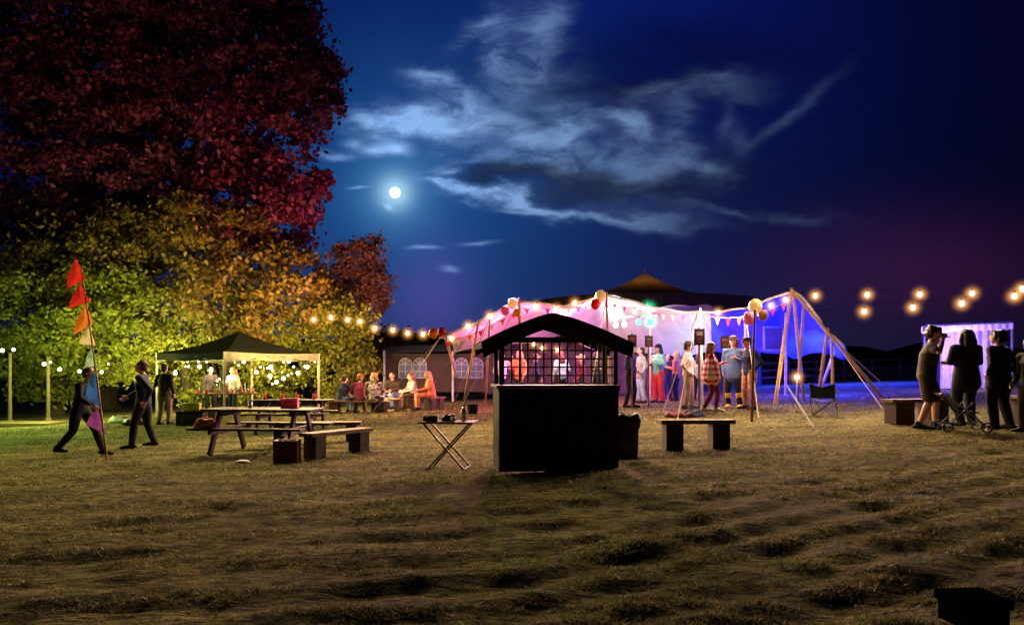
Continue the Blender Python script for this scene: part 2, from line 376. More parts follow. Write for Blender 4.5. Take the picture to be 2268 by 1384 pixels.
terms = [(1, (.0012,.0010,.012)), (mth('MULTIPLY', gauss(900,300,750,900), dm), (.0015,.013,.105)), (mth('MULTIPLY', gauss(875,427,330,300), dm), (.005,.055,.13)), (gauss(875,427,85,85), (.05,.15,.22)), (gauss(875,427,34,34), (.35,.5,.5)),
         (mth('MULTIPLY', low, gauss(1000,800,900,900)), (.024,.022,.038)), (gauss(2030,600,330,120), (.022,.003,.016)), (gauss(960,650,90,110), (.04,.012,.10)),
         (mth('MULTIPLY', gauss(1500,60,420,260), dm), (.0005,.0010,.045)), (cl, (.22,.36,.58))]
bg = nt.nodes.new('ShaderNodeBackground'); nt.links.new(colmix(terms), bg.inputs[0]); bg.inputs[1].default_value = 1
wo = nt.nodes.new('ShaderNodeOutputWorld'); nt.links.new(bg.outputs[0], wo.inputs[0])
mo = MB().ball((0,0,0), 11.5/F*800, 24, 16).build('moon', M['moon'], smooth=True); mo.location = S(875,427,800)
tag(mo, 'bright full moon shining in the blue night sky', 'moon')

# ------------------------------------------------------------ trees
def tree(label, base, blobs, lm, dens=1.0, leaf=.2, tr=.35, group=None, limbs=5, name='broadleaf_tree', per=66):
    t = thing(name, label, 'tree', base, 0, group)
    P = []
    for (px, py, r, dd) in blobs:
        c = S(px, py, dd); rr = r*dd/F; k = int(dens*rr*rr*9)+4
        v = rng.normal(size=(k, 3)); v /= np.linalg.norm(v, axis=1)[:, None]
        rad = rr*(.45+.55*rng.random(k)**.5)*(1+.10*rng.normal(size=k))
        v2 = v.copy(); v2[:, 1] *= .8
        cc = np.array(c)[None, :]+v2*rad[:, None]; cr = rng.uniform(.26, .60, k)*min(1.2, .5+rr*.28)
        pp = np.repeat(cc, per, 0)+rng.normal(size=(k*per, 3))*np.repeat(cr, per)[:, None]*np.array([.62,.62,.40])
        nn = np.repeat(v, per, 0)*.6+rng.normal(size=(k*per, 3))*.6+np.array([0,0,.25])
        P.append((pp, nn))
    pp = np.concatenate([a for a, b in P]); nn = np.concatenate([b for a, b in P]); pp -= np.array(base)
    nn /= np.linalg.norm(nn, axis=1)[:, None]; k = len(pp)
    tt = np.cross(nn, rng.normal(size=(k, 3))); tt /= np.linalg.norm(tt, axis=1)[:, None]; bb = np.cross(nn, tt)
    L = (leaf*rng.uniform(.5, 1.2, k))[:, None]
    co = np.stack([pp+tt*L, pp+bb*L*.55-nn*L*.12, pp-tt*L, pp-bb*L*.55-nn*L*.12], 1)
    o = tri_mesh('crown', co, 4, lm); o.parent = t
    m = MB(); base = Vector(base)
    zc = [S(b[0], b[1], b[3]) for b in blobs]; cen = sum(zc, Vector())/len(zc)
    top = Vector((cen.x, cen.y, cen.z)); fork = base.lerp(top, .42); fork.x = base.x*.7+top.x*.3
    m.tube([base, base+Vector((0,0,.5)), base.lerp(fork, .6), fork], [tr*1.4, tr, tr*.8, tr*.65], 10)
    for z in zc[:limbs+4]:
        mid = fork.lerp(z, .5)+Vector((random.uniform(-.3,.3), random.uniform(-.3,.3), random.uniform(.1,.6)))
        m.tube([fork, mid, z, z+(z-fork)*.15], [tr*.5, tr*.3, tr*.15, tr*.05], 7)
    m.build('trunk', M['bark'], t, True, world=True)
    return t
lm_red = leafmat('copper_leaves', (.06,.010,.045), (.13,.018,.085), (.24,.04,.15))
lm_mid = leafmat('olive_leaves', (.09,.055,.018), (.15,.10,.025), (.24,.16,.04))
lm_grn = leafmat('lime_leaves', (.10,.11,.015), (.16,.16,.022), (.26,.23,.04))
tree('huge dark red leaved tree towering over the left of the field', GD(230, 34),
     [(560,120,150,31),(650,215,105,30.5),(655,110,80,31),(560,300,130,30.5),(640,420,80,30),(420,40,200,32),(250,120,220,33),(430,260,180,32),(80,80,240,34),(100,330,230,34),(300,400,200,32.5),(520,440,130,30.5),(640,30,70,32),(600,490,100,30),(480,-80,180,32),(200,-100,260,33),(715,175,50,30.5),(735,240,32,30.2),(700,400,28,30),(40,520,170,34),(200,540,150,33.5)],
     lm_red, 1.0, .15, .55, limbs=9)
tree('tall olive leaved tree below the dark red crown', GD(420, 31),
     [(430,530,110,29),(560,570,100,29),(660,600,75,28.5),(300,570,120,29.5),(170,610,110,29.5),(480,650,100,28),(600,680,85,28),(60,600,90,30)],
     lm_mid, 1.2, .12, .3)
tree('broad lime green tree lit from below at the left edge', GD(120, 30),
     [(60,700,100,27.5),(180,690,100,27.5),(-60,690,120,28),(300,690,95,27.5),(110,770,80,27.5),(240,780,80,27.5),(20,800,70,28.5),(160,830,60,29),(300,820,60,29),(60,840,50,29)],
     lm_grn, 1.35, .105, .3)
tree('green tree spreading above the dark gazebo', GD(480, 33),
     [(400,720,90,29.5),(510,710,90,29.5),(590,730,80,29.5),(470,790,60,30.5),(380,800,70,30.5),(580,800,65,30.5),(650,800,60,30.5),(430,850,50,31),(540,850,50,31),(630,850,45,31)],
     lm_grn, 1.5, .105, .25)
tree('small yellow green tree hung with bulbs right of the gazebo', GD(760, 30),
     [(740,700,60,28.8),(778,745,58,28.8),(710,755,56,29),(762,810,56,29),(795,700,34,28.8),(700,700,40,28.8),(802,800,36,29),(745,860,36,29.5)],
     lm_grn, 2.0, .095, .14)
tree('narrow dull pink brown tree rising behind the yellow green tree', GD(800, 36),
     [(800,555,38,34),(818,610,44,34),(790,650,60,34),(740,620,50,34),(832,665,34,34),(760,570,25,34)],
     leafmat('pink_brown_leaves', (.12,.05,.045), (.22,.10,.08), (.32,.16,.12)), 2.0, .12, .2)
tree('dark leafy bush behind the white marquee', GD(860, 38),
     [(850,745,36,37),(880,765,36,37),(820,780,60,37)], lm_mid, 1.2, .13, .12, name='leafy_bush')

# ------------------------------------------------------------ lights
def light(kind, loc, col, power, size=.2, target=None, angle=60, blend=.6):
    l = bpy.data.lights.new(kind.lower()+'_lamp', kind); l.color = col; l.energy = power
    if kind in ('POINT', 'SPOT'): l.shadow_soft_size = size
    if kind == 'SPOT': l.spot_size = R(angle); l.spot_blend = blend
    o = bpy.data.objects.new('lamp_light', l); C.objects.link(o); o.location = loc
    if target is not None: o.rotation_euler = (Vector(target)-Vector(loc)).to_track_quat('-Z', 'Y').to_euler()
    return o
sun = bpy.data.lights.new('moon_light', 'SUN'); sun.energy = .05; sun.angle = R(.5); sun.color = (.6,.75,1)
so = bpy.data.objects.new('moon_light', sun); C.objects.link(so); so.rotation_euler = (Vector((0,0,0))-Vector((-.158,1,.237))).to_track_quat('-Z','Y').to_euler()
light('POINT', S(1110,745,24), (1,.12,.30), 420, .3)
light('POINT', S(1240,720,25.5), (1,.18,.40), 900, .3)
light('POINT', S(1390,712,25.5), (1,.34,.62), 480, .3)
light('POINT', S(1500,740,26.5), (1,.25,.35), 260, .3)
light('POINT', S(1356,686,22.4), (.95,1,.95), 330, .15)
light('SPOT', S(1380,700,23.5), (.9,1,.95), 900, .15, S(1390,705,29), 60)
light('SPOT', S(1440,705,23), (.06,1,.5), 4200, .15, S(1480,690,27.5), 46)
light('SPOT', S(1640,730,21.8), (.02,.02,1), 5500, .2, S(1730,760,27), 80)
light('POINT', S(1830,810,24), (.01,.02,1), 1200, .2)
light('POINT', S(1690,755,24.3), (.03,.02,1), 600, .2)
light('POINT', S(1560,700,19.6), (1,.6,.5), 240, .2)
# trees
light('SPOT', S(1180,690,21), (1,.03,.36), 130000, .3, S(655,260,30.5), 36, 1)
light('SPOT', S(1180,690,21), (1,.03,.30), 22000, .3, S(450,300,31), 56, 1)
light('SPOT', S(760,790,23), (1,.34,.10), 4500, .3, S(560,540,29), 60, .9)
light('SPOT', S(900,790,22), (1,.40,.25), 6000, .3, S(810,610,34), 26, .9)
light('POINT', S(610,812,28.3), (1,.78,.2), 600, .3)
light('POINT', S(740,740,25.6), (1,.7,.2), 800, .3)
light('POINT', S(400,812,28.0), (.95,.9,.25), 600, .3)
light('SPOT', S(640,770,22.5), (1,.85,.22), 3200, .3, S(500,690,29.5), 70, .9)
light('SPOT', S(250,830,22.5), (.85,.9,.2), 2800, .3, S(330,690,29), 80, .9)
light('POINT', S(130,812,23.3), (.75,1,.2), 850, .3)
light('POINT', S(10,800,22), (.65,1,.25), 500, .3)
light('POINT', S(480,805,25.6), (1,.8,.45), 260, .2)
light('SPOT', (-12.5,19,4), (.55,1,.15), 1500, .3, (-10.5,16,-.4), 130, .9)
# unseen spots added to wash the grass, beyond what the festoons give
for (x, y, z, p) in ((-5,17,4.1,3300),(1,18,4.2,3700),(6.5,17,4.2,3500),(11,17.5,4.4,2000),(-10.5,15,4.2,1000)):
    light('SPOT', (x, y, z), (1,.68,.34), p, .5, (x*.85, y-5, 0), 140, 1)
for (x, y, z, p) in ((-5.5,23,3.8,1700),(2.2,20.5,3.2,1500),(6,20.5,3.2,1500)):
    light('SPOT', (x, y, z), (1,.62,.34), p, .3, (x, y-2.5, 0), 140, .9)
light('SPOT', (0,21,3.4), (1,.25,.5), 5200, .3, (1.5,7,0), 80, .8)
light('POINT', S(2150,775,25.5), (.35,.2,1), 700, .3)
light('POINT', S(860,865,24.8), (1,.5,.25), 180, .15)

# ------------------------------------------------------------ festoon bulbs
bt = thing('festoon_bulb', 'x', 'light bulb', (0,0,-50))
MB().ball((0,0,0), (.052,.052,.066), 10, 7).build('bulb_glass', M['bulb'], bt, True)
MB().tube([(0,0,.062),(0,0,.125)], [.024,.024], 8, round_=False).build('socket', M['plastic'], bt)
MB().ball((0,0,0), .34, 16, 12).build('glare_halo', M['bulbhalo'], bt, True)  # glowing sphere added round the bulb for its glare
used = [False]
def bulb(loc, label, group, sc=1):
    if not used[0]: o = bt; used[0] = True; o['label'] = label
    else: o = copy_tree(bt, label=label)
    o['group'] = group; o.location = loc; o.scale = (sc,)*3; return o
def run(pts, label, group, clabel, ends, sc=1, pw=45, every=1):
    P = [S(*p) for p in pts]
    for i, p in enumerate(P):
        bulb(p, label, group, sc)
        if pw and i % every == 0: light('POINT', p-Vector((0,.0,.22)), (1,.6,.28), pw*every, .08)
    Q = [S(*ends[0])]+[p+Vector((0,0,.14*sc)) for p in P]+[S(*ends[1])]
    m = MB()
    m.tube(Q, .005, 6); tag(m.build('festoon_cable', M['cable'], origin=Q[0]), clabel, 'cable')
run([(1806,655,19),(1921,653,18.3),(2037,652,17.6),(2153,650,17),(2264,640,16.4)], 'glowing warm bulb on the upper string over the right field', 'upper right festoon bulbs', 'upper dark cable of bulbs running right from the tent peak', [(1757,648,20),(2380,630,16)], .95, 22, 2)
run([(1914,690,17.5),(2022,681,17),(2130,672,16.5),(2247,656,16)], 'glowing warm bulb on the lower string over the right field', 'lower right festoon bulbs', 'lower dark cable of bulbs above the three standing men', [(1790,690,18.5),(2360,640,15.5)], .95, 22, 2)
run([(695,708,24),(733,703,23.6),(770,708,23.2),(797,712,22.9),(830,727,22.6),(870,731,22.2),(903,738,21.9),(937,740,21.6),(1000,750,21)], 'small warm bulb on the string from the tree to the tent', 'left festoon bulbs', 'dark cable of bulbs slung from the green tree to the tent corner', [(660,690,24.5),(1040,716,20.6)], .95, 25, 3)
for i, p in enumerate([(1037,722,20.3),(1085,700,20.3),(1188,679,20.2),(1232,684,20.3),(1273,671,20.4),(1310,673,20.5),(1405,690,20.6),(1590,693,20.4),(1708,677,20.2),(1740,664,20.2)]):
    bulb(S(*p), 'small warm bulb clipped along the front edge of the stretch tent', 'bulbs on the tent edge', .95)
for i, p in enumerate([(1153,751,23.5),(1183,762,23.6),(1202,771,23.8),(1234,775,24)]):
    bulb(S(*p), 'small warm bulb inside the tent seen through the booth', 'bulbs seen through the booth', .9)
ft = None
cl_ = [(415,798),(442,812),(470,835),(540,800),(600,812),(598,832),(640,800),(628,838),(660,826),(568,824),(680,812),(388,826),(612,846),(440,796),(505,842)]
fp = []
for i, (px, py) in enumerate(cl_):
    fp.append((px, py, 1.6))
    for _ in range(2): fp.append((px+random.uniform(-26,26), py+random.uniform(-16,16), random.uniform(.5,.9)))
nr_ = len(fp)
for px, py, s_ in ((5,776,1.4),(30,774,1.2),(98,806,1.4),(112,802,.8),(132,818,1.4),(176,822,1.2),(225,824,1.1),(240,806,.6)): fp.append((px, py, s_))
for i, (px, py, s_) in enumerate(fp):
    right = i < nr_
    lab = 'tiny white fairy light in the foliage behind the gazebo' if right else 'tiny white fairy light hanging at the far left'
    g = 'fairy lights behind the gazebo' if right else 'fairy lights at the far left'
    if ft is None:
        ft = MB().ball((0,0,0), .045, 8, 6).build('fairy_light', M['fairy'], smooth=True); o = ft
    else: o = ft.copy(); C.objects.link(o)
    o.location = S(px, py, 27.4+random.uniform(-.4,.4) if right else 24.5); o.scale = (s_,)*3; tag(o, lab, 'light bulb', g)

# ------------------------------------------------------------ stretch tent
def cr(p0, p1, p2, p3, t):
    return .5*((2*p1)+(p2-p0)*t+(2*p0-5*p1+4*p2-p3)*t*t+(3*p1-p0-3*p2+p3)*t**3)
def resample(pts, k):
    n = len(pts); out = []
    for i in range(n-1):
        a = pts[max(0, i-1)]; b = pts[i]; c = pts[i+1]; dd = pts[min(n-1, i+2)]
        for j in range(k): out.append(cr(a, b, c, dd, j/k))
    out.append(pts[-1]); return out
cols = [[(975,748,20.5),(990,752,23),(1000,760,26),(1005,775,28)],
        [(1060,712,20.5),(1075,712,23.5),(1095,725,27),(1090,770,29)],
        [(1150,670,20.5),(1165,676,24),(1190,700,28),(1180,755,30)],
        [(1250,677,20.8),(1250,684,24),(1262,712,28),(1255,752,30.5)],
        [(1343,656,21),(1345,668,24.5),(1350,692,29),(1345,775,31)],
        [(1440,679,21),(1435,679,24.5),(1440,702,28.5),(1440,784,31)],
        [(1545,692,21),(1545,684,24),(1545,700,28),(1545,780,30)],
        [(1650,682,21),(1640,690,23.5),(1640,712,26),(1635,780,28)],
        [(1752,648,20.5),(1745,662,23),(1735,692,25),(1730,784,27)],
        [(1796,682,21),(1796,692,23),(1800,712,25),(1800,786,26.5)],
        [(1836,738,21.5),(1840,745,23),(1846,758,24.5),(1848,788,26)],
        [(1868,772,22),(1870,776,23.2),(1872,780,24.5),(1872,786,26)]]
W = [[S(*p) for p in c] for c in cols]
rows = [resample(c, 6) for c in W]
T = list(zip(*rows)); grid = [resample(list(r), 7) for r in T]
for r in grid:
    for i, p in enumerate(r):
        k_ = min(1, max(0, (p.y-20.9)/2))
        p.z += .02*math.sin(i*1.3)*math.sin(p.y*1.1)+k_*(.10*math.sin(i*.45+p.y*.6)+.05*math.sin(i*.8-p.y*.9)); p.y += k_*.28*math.sin(i*.62+p.z*1.2)
st = thing('stretch_tent', 'large open stretch tent glowing pink on the left and deep blue on the right', 'tent', GD(1440, 21))
sp_ = 7*6+2
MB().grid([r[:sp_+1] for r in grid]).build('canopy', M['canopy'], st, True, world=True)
MB().grid([r[sp_:] for r in grid]).build('canopy_wing', M['canopy_bluelit'], st, True, world=True)
MB().tube(grid[0], .035, 6).build('edge_rope', mat('white_webbing', (.8,.75,.75), .7, .1, 9), st, True, world=True)
def pole(a, b, r, m=M['palewood'], name='pole'):
    A = S(*a) if len(a) == 3 else G(*a); B = b if isinstance(b, Vector) else G(*b)
    return MB().tube([B-Vector((0,0,.03)), A.lerp(B, .5), A+(A-B).normalized()*.1], [r, r*.97, r*.85], 10).build(name, m, st, True, world=True)
pole((1343,656,21), GD(1352,21), .045); pole((1440,692,27), GD(1440,27), .04); pole((1551,692,20.2), GD(1556,20.0), .04, M['white'])
pole((1150,670,20.5), GD(1156,20.7), .045); pole((1545,700,27), GD(1545,27), .04); pole((1650,690,23), GD(1652,23), .04)
pole((1752,648,20.5), GD(1716,20.6), .055); pole((1757,650,20.6), GD(1780,23), .05); pole((1758,648,20.5), G(1960,884), .05)
pole((1060,712,20.5), G(1028,886), .045); pole((988,748,20.6), G(1020,874), .045); pole((1085,704,20.6), G(1075,900), .03)
pole((1832,735,21.6), GD(1812,23), .06); pole((1842,752,21.6), GD(1845,22), .05); pole((1780,680,21.4), GD(1765,24), .05); pole((1846,782,24), GD(1815,26), .05); pole((1740,700,25), GD(1740,26), .05)
for a, b in (((1545,692,21),(1468,912)),((1545,692,21),(1500,930)),((975,748,20.5),(868,905)),((1060,712,20.5),(905,925)),((1150,670,20.5),(1015,912)),((1343,656,21),(1300,915)),((1650,682,21),(1680,925)),((1836,738,21.5),(1955,905)),((975,748,20.5),(800,938)),((1085,704,20.6),(1000,903)),((1868,772,22),(1990,880))):
    MB().tube([S(*a), G(*b)], .012, 5).build('guy_rope', M['rope'], st, world=True)
c = S(1712,750,23.8); wno = MB().box(c, (.56,.05,.70), rz=.1).build('window', mat('window_dark', (.05,.03,.03), .5), st, world=True)
fr = MB()
for dx in (-.30, .30): fr.box(c+Vector((dx,-.05,0)), (.05,.05,.79))
for dz in (-.37, .37): fr.box(c+Vector((0,-.05,dz)), (.64,.05,.05))
fr.build('window_frame', M['metal'], wno, world=True)
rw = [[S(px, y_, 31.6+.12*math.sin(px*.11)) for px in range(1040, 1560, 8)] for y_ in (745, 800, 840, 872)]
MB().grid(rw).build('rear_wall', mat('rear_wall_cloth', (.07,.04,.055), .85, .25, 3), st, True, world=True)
def peak_tent(label, px, py, d, rad, zbase, peak_mat, sx=1):
    c = GD(px, d); t = thing('peaked_tent', label, 'tent', c); top = S(px, py, d).z; n = 32; rws = []
    for k in range(15):
        u = k/14; r = rad*u; z = zbase+(top-zbase)*(1-u)**2.3
        rws.append([Vector((c.x+sx*r*math.cos(2*math.pi*j/n), c.y+r*math.sin(2*math.pi*j/n), z-(.25*abs(math.sin(4*math.pi*j/n))*u*u))) for j in range(n+1)])
    MB().grid(rws).build('roof', peak_mat, t, True, world=True)
    ww = [[Vector((p.x, p.y, z)) for p in rws[-1]] for z in (zbase-.05, c.z)]
    MB().grid(ww).build('wall', M['dimcanvas'], t, True, world=True)
    MB().tube([Vector((c.x, c.y, c.z)), Vector((c.x, c.y, top+.1))], .06, 8).build('pole', M['palewood'], t, world=True)
pm = mat('dark_olive_canvas', (.12,.085,.04), .85, .2, 3, .2, transl=.35)
peak_tent('dark peaked tent whose tip glows brown above the stretch tent', 1428, 604, 38, 5.2, 4.7, pm, 1.1)
peak_tent('low dark tent roof behind the dip of the stretch tent', 1535, 652, 42, 3.6, 4.7, M['dimcanvas'], 1.3)
light('POINT', S(1428,648,37.6), (1,.5,.18), 75, .2)

def bunting(label, a, b, sag, n, sz, mats, group=None):
    A = S(*a); B = S(*b); t = thing('bunting', label, 'bunting', A, group=group)
    f = lambda u: A.lerp(B, u)-Vector((0,0,sag*4*u*(1-u)))
    MB().tube([f(i/20) for i in range(21)], .008, 5).build('cord', M['rope'], t, world=True)
    for i in range(n):
        p = f((i+.25)/n); q = f((i+.75)/n); m_ = (p+q)/2-Vector((0,random.uniform(-.04,.04),sz))
        MB().add([p, q, m_, (p+q)/2+Vector((0,.02,-.02))], [(0,3,2),(3,1,2)]).build('pennant', mats[i % len(mats)], t, world=True)
bunting('pink and cream bunting hung from the left tent edge to the tall pole', (1155,682,20.3), (1338,668,20.6), .08, 8, .2, [M['pinkc'],M['cream'],M['purple']])
bunting('white and pink bunting from the tall pole to the white pole', (1350,668,20.6), (1545,697,20.6), .12, 9, .2, [M['cream'],M['pinkc'],M['white']])
bunting('coloured bunting between the white pole and the right peak', (1552,697,20.4), (1748,664,20.2), .25, 8, .24, [M['pinkc'],M['cream'],M['red'],M['orange']])
bunting('dim bunting running down the left edge of the tent', (980,760,20.2), (1150,684,20.2), .12, 7, .18, [M['red'],M['cream'],M['orange']])

tr = MB(); tr.tube([S(1345,703,24), S(1455,700,24)], .03, 8); tag(tr.build('lighting_bar', M['metal'], origin=S(1345,703,24)), 'thin metal bar carrying the coloured stage lamps', 'bar')
def stage_lamp(label, p, lens, r=.1, hz=None, hr=.3):
    loc = S(*p); t = thing('stage_lamp', label, 'stage light', loc)
    MB().tube([(0,.05,0),(0,.32,.06)], [r*1.15, r*.9], 12, round_=False).build('housing', M['plastic'], t)
    MB().ball((0,.03,0), (r, .05, r), 12, 8).build('lens', lens, t, True)
    MB().bar((0,.15,.02),(0,.15,.26),.03,.02).build('bracket', M['metal'], t)
    if hz: MB().ball((0,0,0), hr, 16, 12).build('glare_halo', hz, t, True)
stage_lamp('pink white stage lamp at the left end of the bar', (1364,720,23.8), M['lens_pink'], .09)
stage_lamp('second pink white stage lamp on the bar', (1383,719,23.8), M['lens_pink'], .09)
stage_lamp('green stage lamp left of the brightest green one', (1416,714,23.8), M['lens_green'], .08)
stage_lamp('green stage lamp at the right end of the bar', (1440,713,23.8), M['lens_green'], .1, M['halo_green'], .4)
stage_lamp('dazzling white lamp just under the tent edge by the tall pole', (1356,688,21.8), M['lens_white'], .15, M['halo_white'], .6)
stage_lamp('dazzling green white lamp under the tent roof', (1436,684,22.5), M['lens_white'], .07, M['halo_green'], .4)

def balloon(label, px, py, r, m, d):
    rr = r*d/F; c = S(px, py, d); b = MB(); pr = []
    for i in range(11):
        a = math.pi*i/10; pr.append((rr*math.sin(a)*(1 if a < 1.57 else .97)+.002, -rr*1.12*math.cos(a)))
    b.lathe((0,0,0), pr, 16).lathe((0,0,-rr*1.2), [(.02,0),(.006,.03)], 8)
    o = b.build('balloon', m, smooth=True); o.location = c; tag(o, label, 'balloon')
balloon('cream balloon highest on the left tent pole', 1135,672,11,M['b_cream'],20)
balloon('pale pink balloon just below left of the cream one', 1119,688,10,M['b_pink'],20)
balloon('yellow balloon tied low on the left tent pole', 1146,692,9,M['b_yellow'],20)
balloon('cream balloon atop the tall middle pole', 1330,655,12,M['b_cream'],20.3)
balloon('red balloon under the cream one on the middle pole', 1318,673,11,M['b_red'],20.2)
balloon('orange balloon at the left corner of the tent', 960,738,11,M['b_orange'],20.2)
balloon('red balloon beside the orange one at the tent corner', 979,734,9,M['b_red'],20.3)
balloon('large cream yellow balloon on the brown pole at right', 1673,678,15,M['b_cream'],17.4)
balloon('pink balloon below the cream yellow one at right', 1660,705,14,M['b_pink'],17.3)
balloon('brown balloon right of the pink one', 1690,698,12,M['b_brown'],17.5)
bp_ = G(1665,932); o = MB().tube([bp_, S(1668,800,bp_.y), S(1672,688,bp_.y)], [.035,.033,.025], 8).build('balloon_pole', M['wood'], smooth=True, origin=bp_)
tag(o, 'thin brown wooden pole holding three balloons', 'pole')
def poster(label, px, py, d, w_, h_, stake=True, hue=M['red']):
    b = GD(px, d); t = thing('poster_board', label, 'sign', b); z = S(px, py, d).z-b.z
    MB().box((0,0,z), (w_,.03,h_)).build('board', M['plastic'], t, bevel=.004)
    MB().box((0,-.019,z+h_*.2), (w_*.6,.004,h_*.25)).build('picture', hue, t)
    g = MB()
    for k in range(3): g.box((0,-.019,z-h_*(.08+.12*k)), (w_*(.5-.1*k),.004,h_*.03))
    g.build('printed_lines', M['rust'], t)
    if stake: MB().tube([(0,.04,0),(0,.04,z+h_*.55)], .025, 8).build('stake', M['wood'], t)
dpk = mat('dull_poster_red',(.2,.03,.03)); dpg = mat('dull_poster_green',(.08,.14,.1)); dpc = mat('dull_poster_cream',(.22,.18,.12)); dpo = mat('dull_poster_orange',(.25,.1,.03))
poster('dark poster on a stake above the blond woman', 1400,755,21.5,.26,.36, hue=dpk)
poster('dark poster right of the tall middle pole, beside the hatted woman', 1437,756,22,.24,.34, hue=dpg)
poster('black framed poster on a stake by the white pole', 1549,746,19.6,.28,.44, hue=dpc)
poster('brown poster behind the person in the brown hat', 1605,758,21.5,.26,.36, hue=dpo)

# ------------------------------------------------------------ marquee left of centre
mc = GD(960, 33); mq = thing('marquee', 'dim white marquee with arched lattice windows behind the seated group', 'marquee', mc)
m = MB(); A = lambda px, py, d: S(px, py, d)
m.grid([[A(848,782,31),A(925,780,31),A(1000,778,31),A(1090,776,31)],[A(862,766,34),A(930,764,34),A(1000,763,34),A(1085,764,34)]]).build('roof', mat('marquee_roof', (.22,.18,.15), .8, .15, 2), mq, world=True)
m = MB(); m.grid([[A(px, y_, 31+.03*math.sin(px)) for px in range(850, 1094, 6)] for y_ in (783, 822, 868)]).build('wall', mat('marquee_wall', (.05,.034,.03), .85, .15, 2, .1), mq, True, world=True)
wm = mat('window_film', (.08,.11,.2), .4, .15, 3); wb = mat('window_lattice', (.35,.35,.4), .6, .1, 3)
for cx_ in (898, 930, 1022, 1055):
    pc = A(cx_, 818, 30.9); g = MB(); r_ = .27; pts = [pc+Vector((-r_,0,-.35)), pc+Vector((r_,0,-.35))]+[pc+Vector((r_*math.cos(a), 0, .2+r_*math.sin(a))) for a in [math.pi*i/12 for i in range(13)]]
    g.add(pts, [tuple(range(len(pts)))]); wo_ = g.build('window', wm, mq, world=True)
    g = MB(); q = pc+Vector((0,-.02,0))
    for i in range(len(pts)): g.bar(pts[i]+Vector((0,-.02,0)), pts[(i+1) % len(pts)]+Vector((0,-.02,0)), .035, .035)
    g.bar(q+Vector((0,0,-.35)), q+Vector((0,0,.47)), .03,.03); g.bar(q+Vector((-r_,0,.2)), q+Vector((r_,0,.2)), .03,.03); g.bar(q+Vector((-r_,0,-.08)), q+Vector((r_,0,-.08)), .03,.03)
    for a in (.8, 2.34): g.bar(q+Vector((0,0,.2)), q+Vector((r_*math.cos(a),0,.2+r_*math.sin(a))), .03,.03)
    g.build('lattice', wb, wo_, world=True)
for px in (851, 1003): MB().tube([GD(px,30.9), A(px,778,30.9)], .05, 8).build('pole', M['white'], mq, world=True)
light('POINT', S(960,840,29), (1,.6,.45), 90, .3)

# ------------------------------------------------------------ gazebo
c0 = GD(497,24); v1 = Vector((-3.25,2.2,0)); v2 = Vector((2.2,3.3,0))
gzb = thing('gazebo', 'dark pop up gazebo with taupe valance sheltering the drinks table', 'gazebo', c0)
cs = [c0, c0+v1, c0+v1+v2, c0+v2]; ze = c0.z+2.16
cen = c0+(v1+v2)/2; ap = Vector((cen.x, cen.y, c0.z+2.95))
ctop = [Vector((p.x, p.y, ze)) for p in cs]
m = MB()
for i in range(4):
    a, b = ctop[i], ctop[(i+1) % 4]; rws = []
    for k in range(9):
        u = k/8; l = a.lerp(ap, u); r = b.lerp(ap, u); sg = -.12*math.sin(math.pi*u)
        rws.append([l.lerp(r, j/8)+Vector((0,0,sg-.05*math.sin(math.pi*j/8)*(1-u))) for j in range(9)])
    m.grid(rws)
m.build('roof', M['gazebo'], gzb, True, world=True)
for i in range(4):
    a, b = ctop[i], ctop[(i+1) % 4]; off = (a+b)/2-Vector((cen.x, cen.y, ze)); off = Vector((off.x, off.y, 0)).normalized()*.02
    top_ = [a.lerp(b, j/24)+off-Vector((0,0,.05*math.sin(math.pi*j/24))) for j in range(25)]
    bot = [p+off*2*math.sin(j*1.7)-Vector((0,0,.25+.02*math.sin(j*1.1))) for j, p in enumerate(top_)]
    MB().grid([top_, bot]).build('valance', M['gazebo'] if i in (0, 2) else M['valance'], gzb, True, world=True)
lgm = mat('beige_leg', (.3,.24,.2), .5, .1, 6)
for p in cs: MB().box((p.x, p.y, (gz(p.x)+ze)/2), (.07,.07,ze-gz(p.x)), rz=.6).build('leg', lgm, gzb, world=True, bevel=.005)
for a, b in ((0,3),(0,1)):
    A_, B_ = ctop[a]-Vector((0,0,.3)), ctop[b]-Vector((0,0,.3))
    MB().bar(A_+Vector((0,0,-.1)), (A_+B_)/2+Vector((0,0,.2)), .02,.03).bar(B_+Vector((0,0,-.1)), (A_+B_)/2+Vector((0,0,.2)), .02,.03).build('truss', M['darkmetal'], gzb, world=True)
def trestle(label, loc, L, D, H, rz, m):
    t = thing('trestle_table', label, 'table', loc, rz)
    MB().box((0,0,H), (L,D,.04)).build('tabletop', m, t, bevel=.005)
    for sx in (-1,1):
        MB().bar((sx*L*.4,-D*.4,0),(sx*L*.4,D*.25,H-.02),.03,.03).bar((sx*L*.4,D*.4,0),(sx*L*.4,-D*.25,H-.02),.03,.03).build('leg', M['metal'], t)
    return t
tl = GD(500,24.9); trestle('long table of bottles and red cups under the gazebo', tl, 2.0, .7, .78, .15, M['wood'])
def put(tloc, rz, x, y, z): return Vector(tloc)+Matrix.Rotation(rz,3,'Z') @ Vector((x, y, z))
bnames = [('tall clear bottle on the drinks table','glass',.3,.035),('green bottle on the drinks table','green_glass',.29,.037),('amber bottle on the drinks table','amber',.27,.035)]
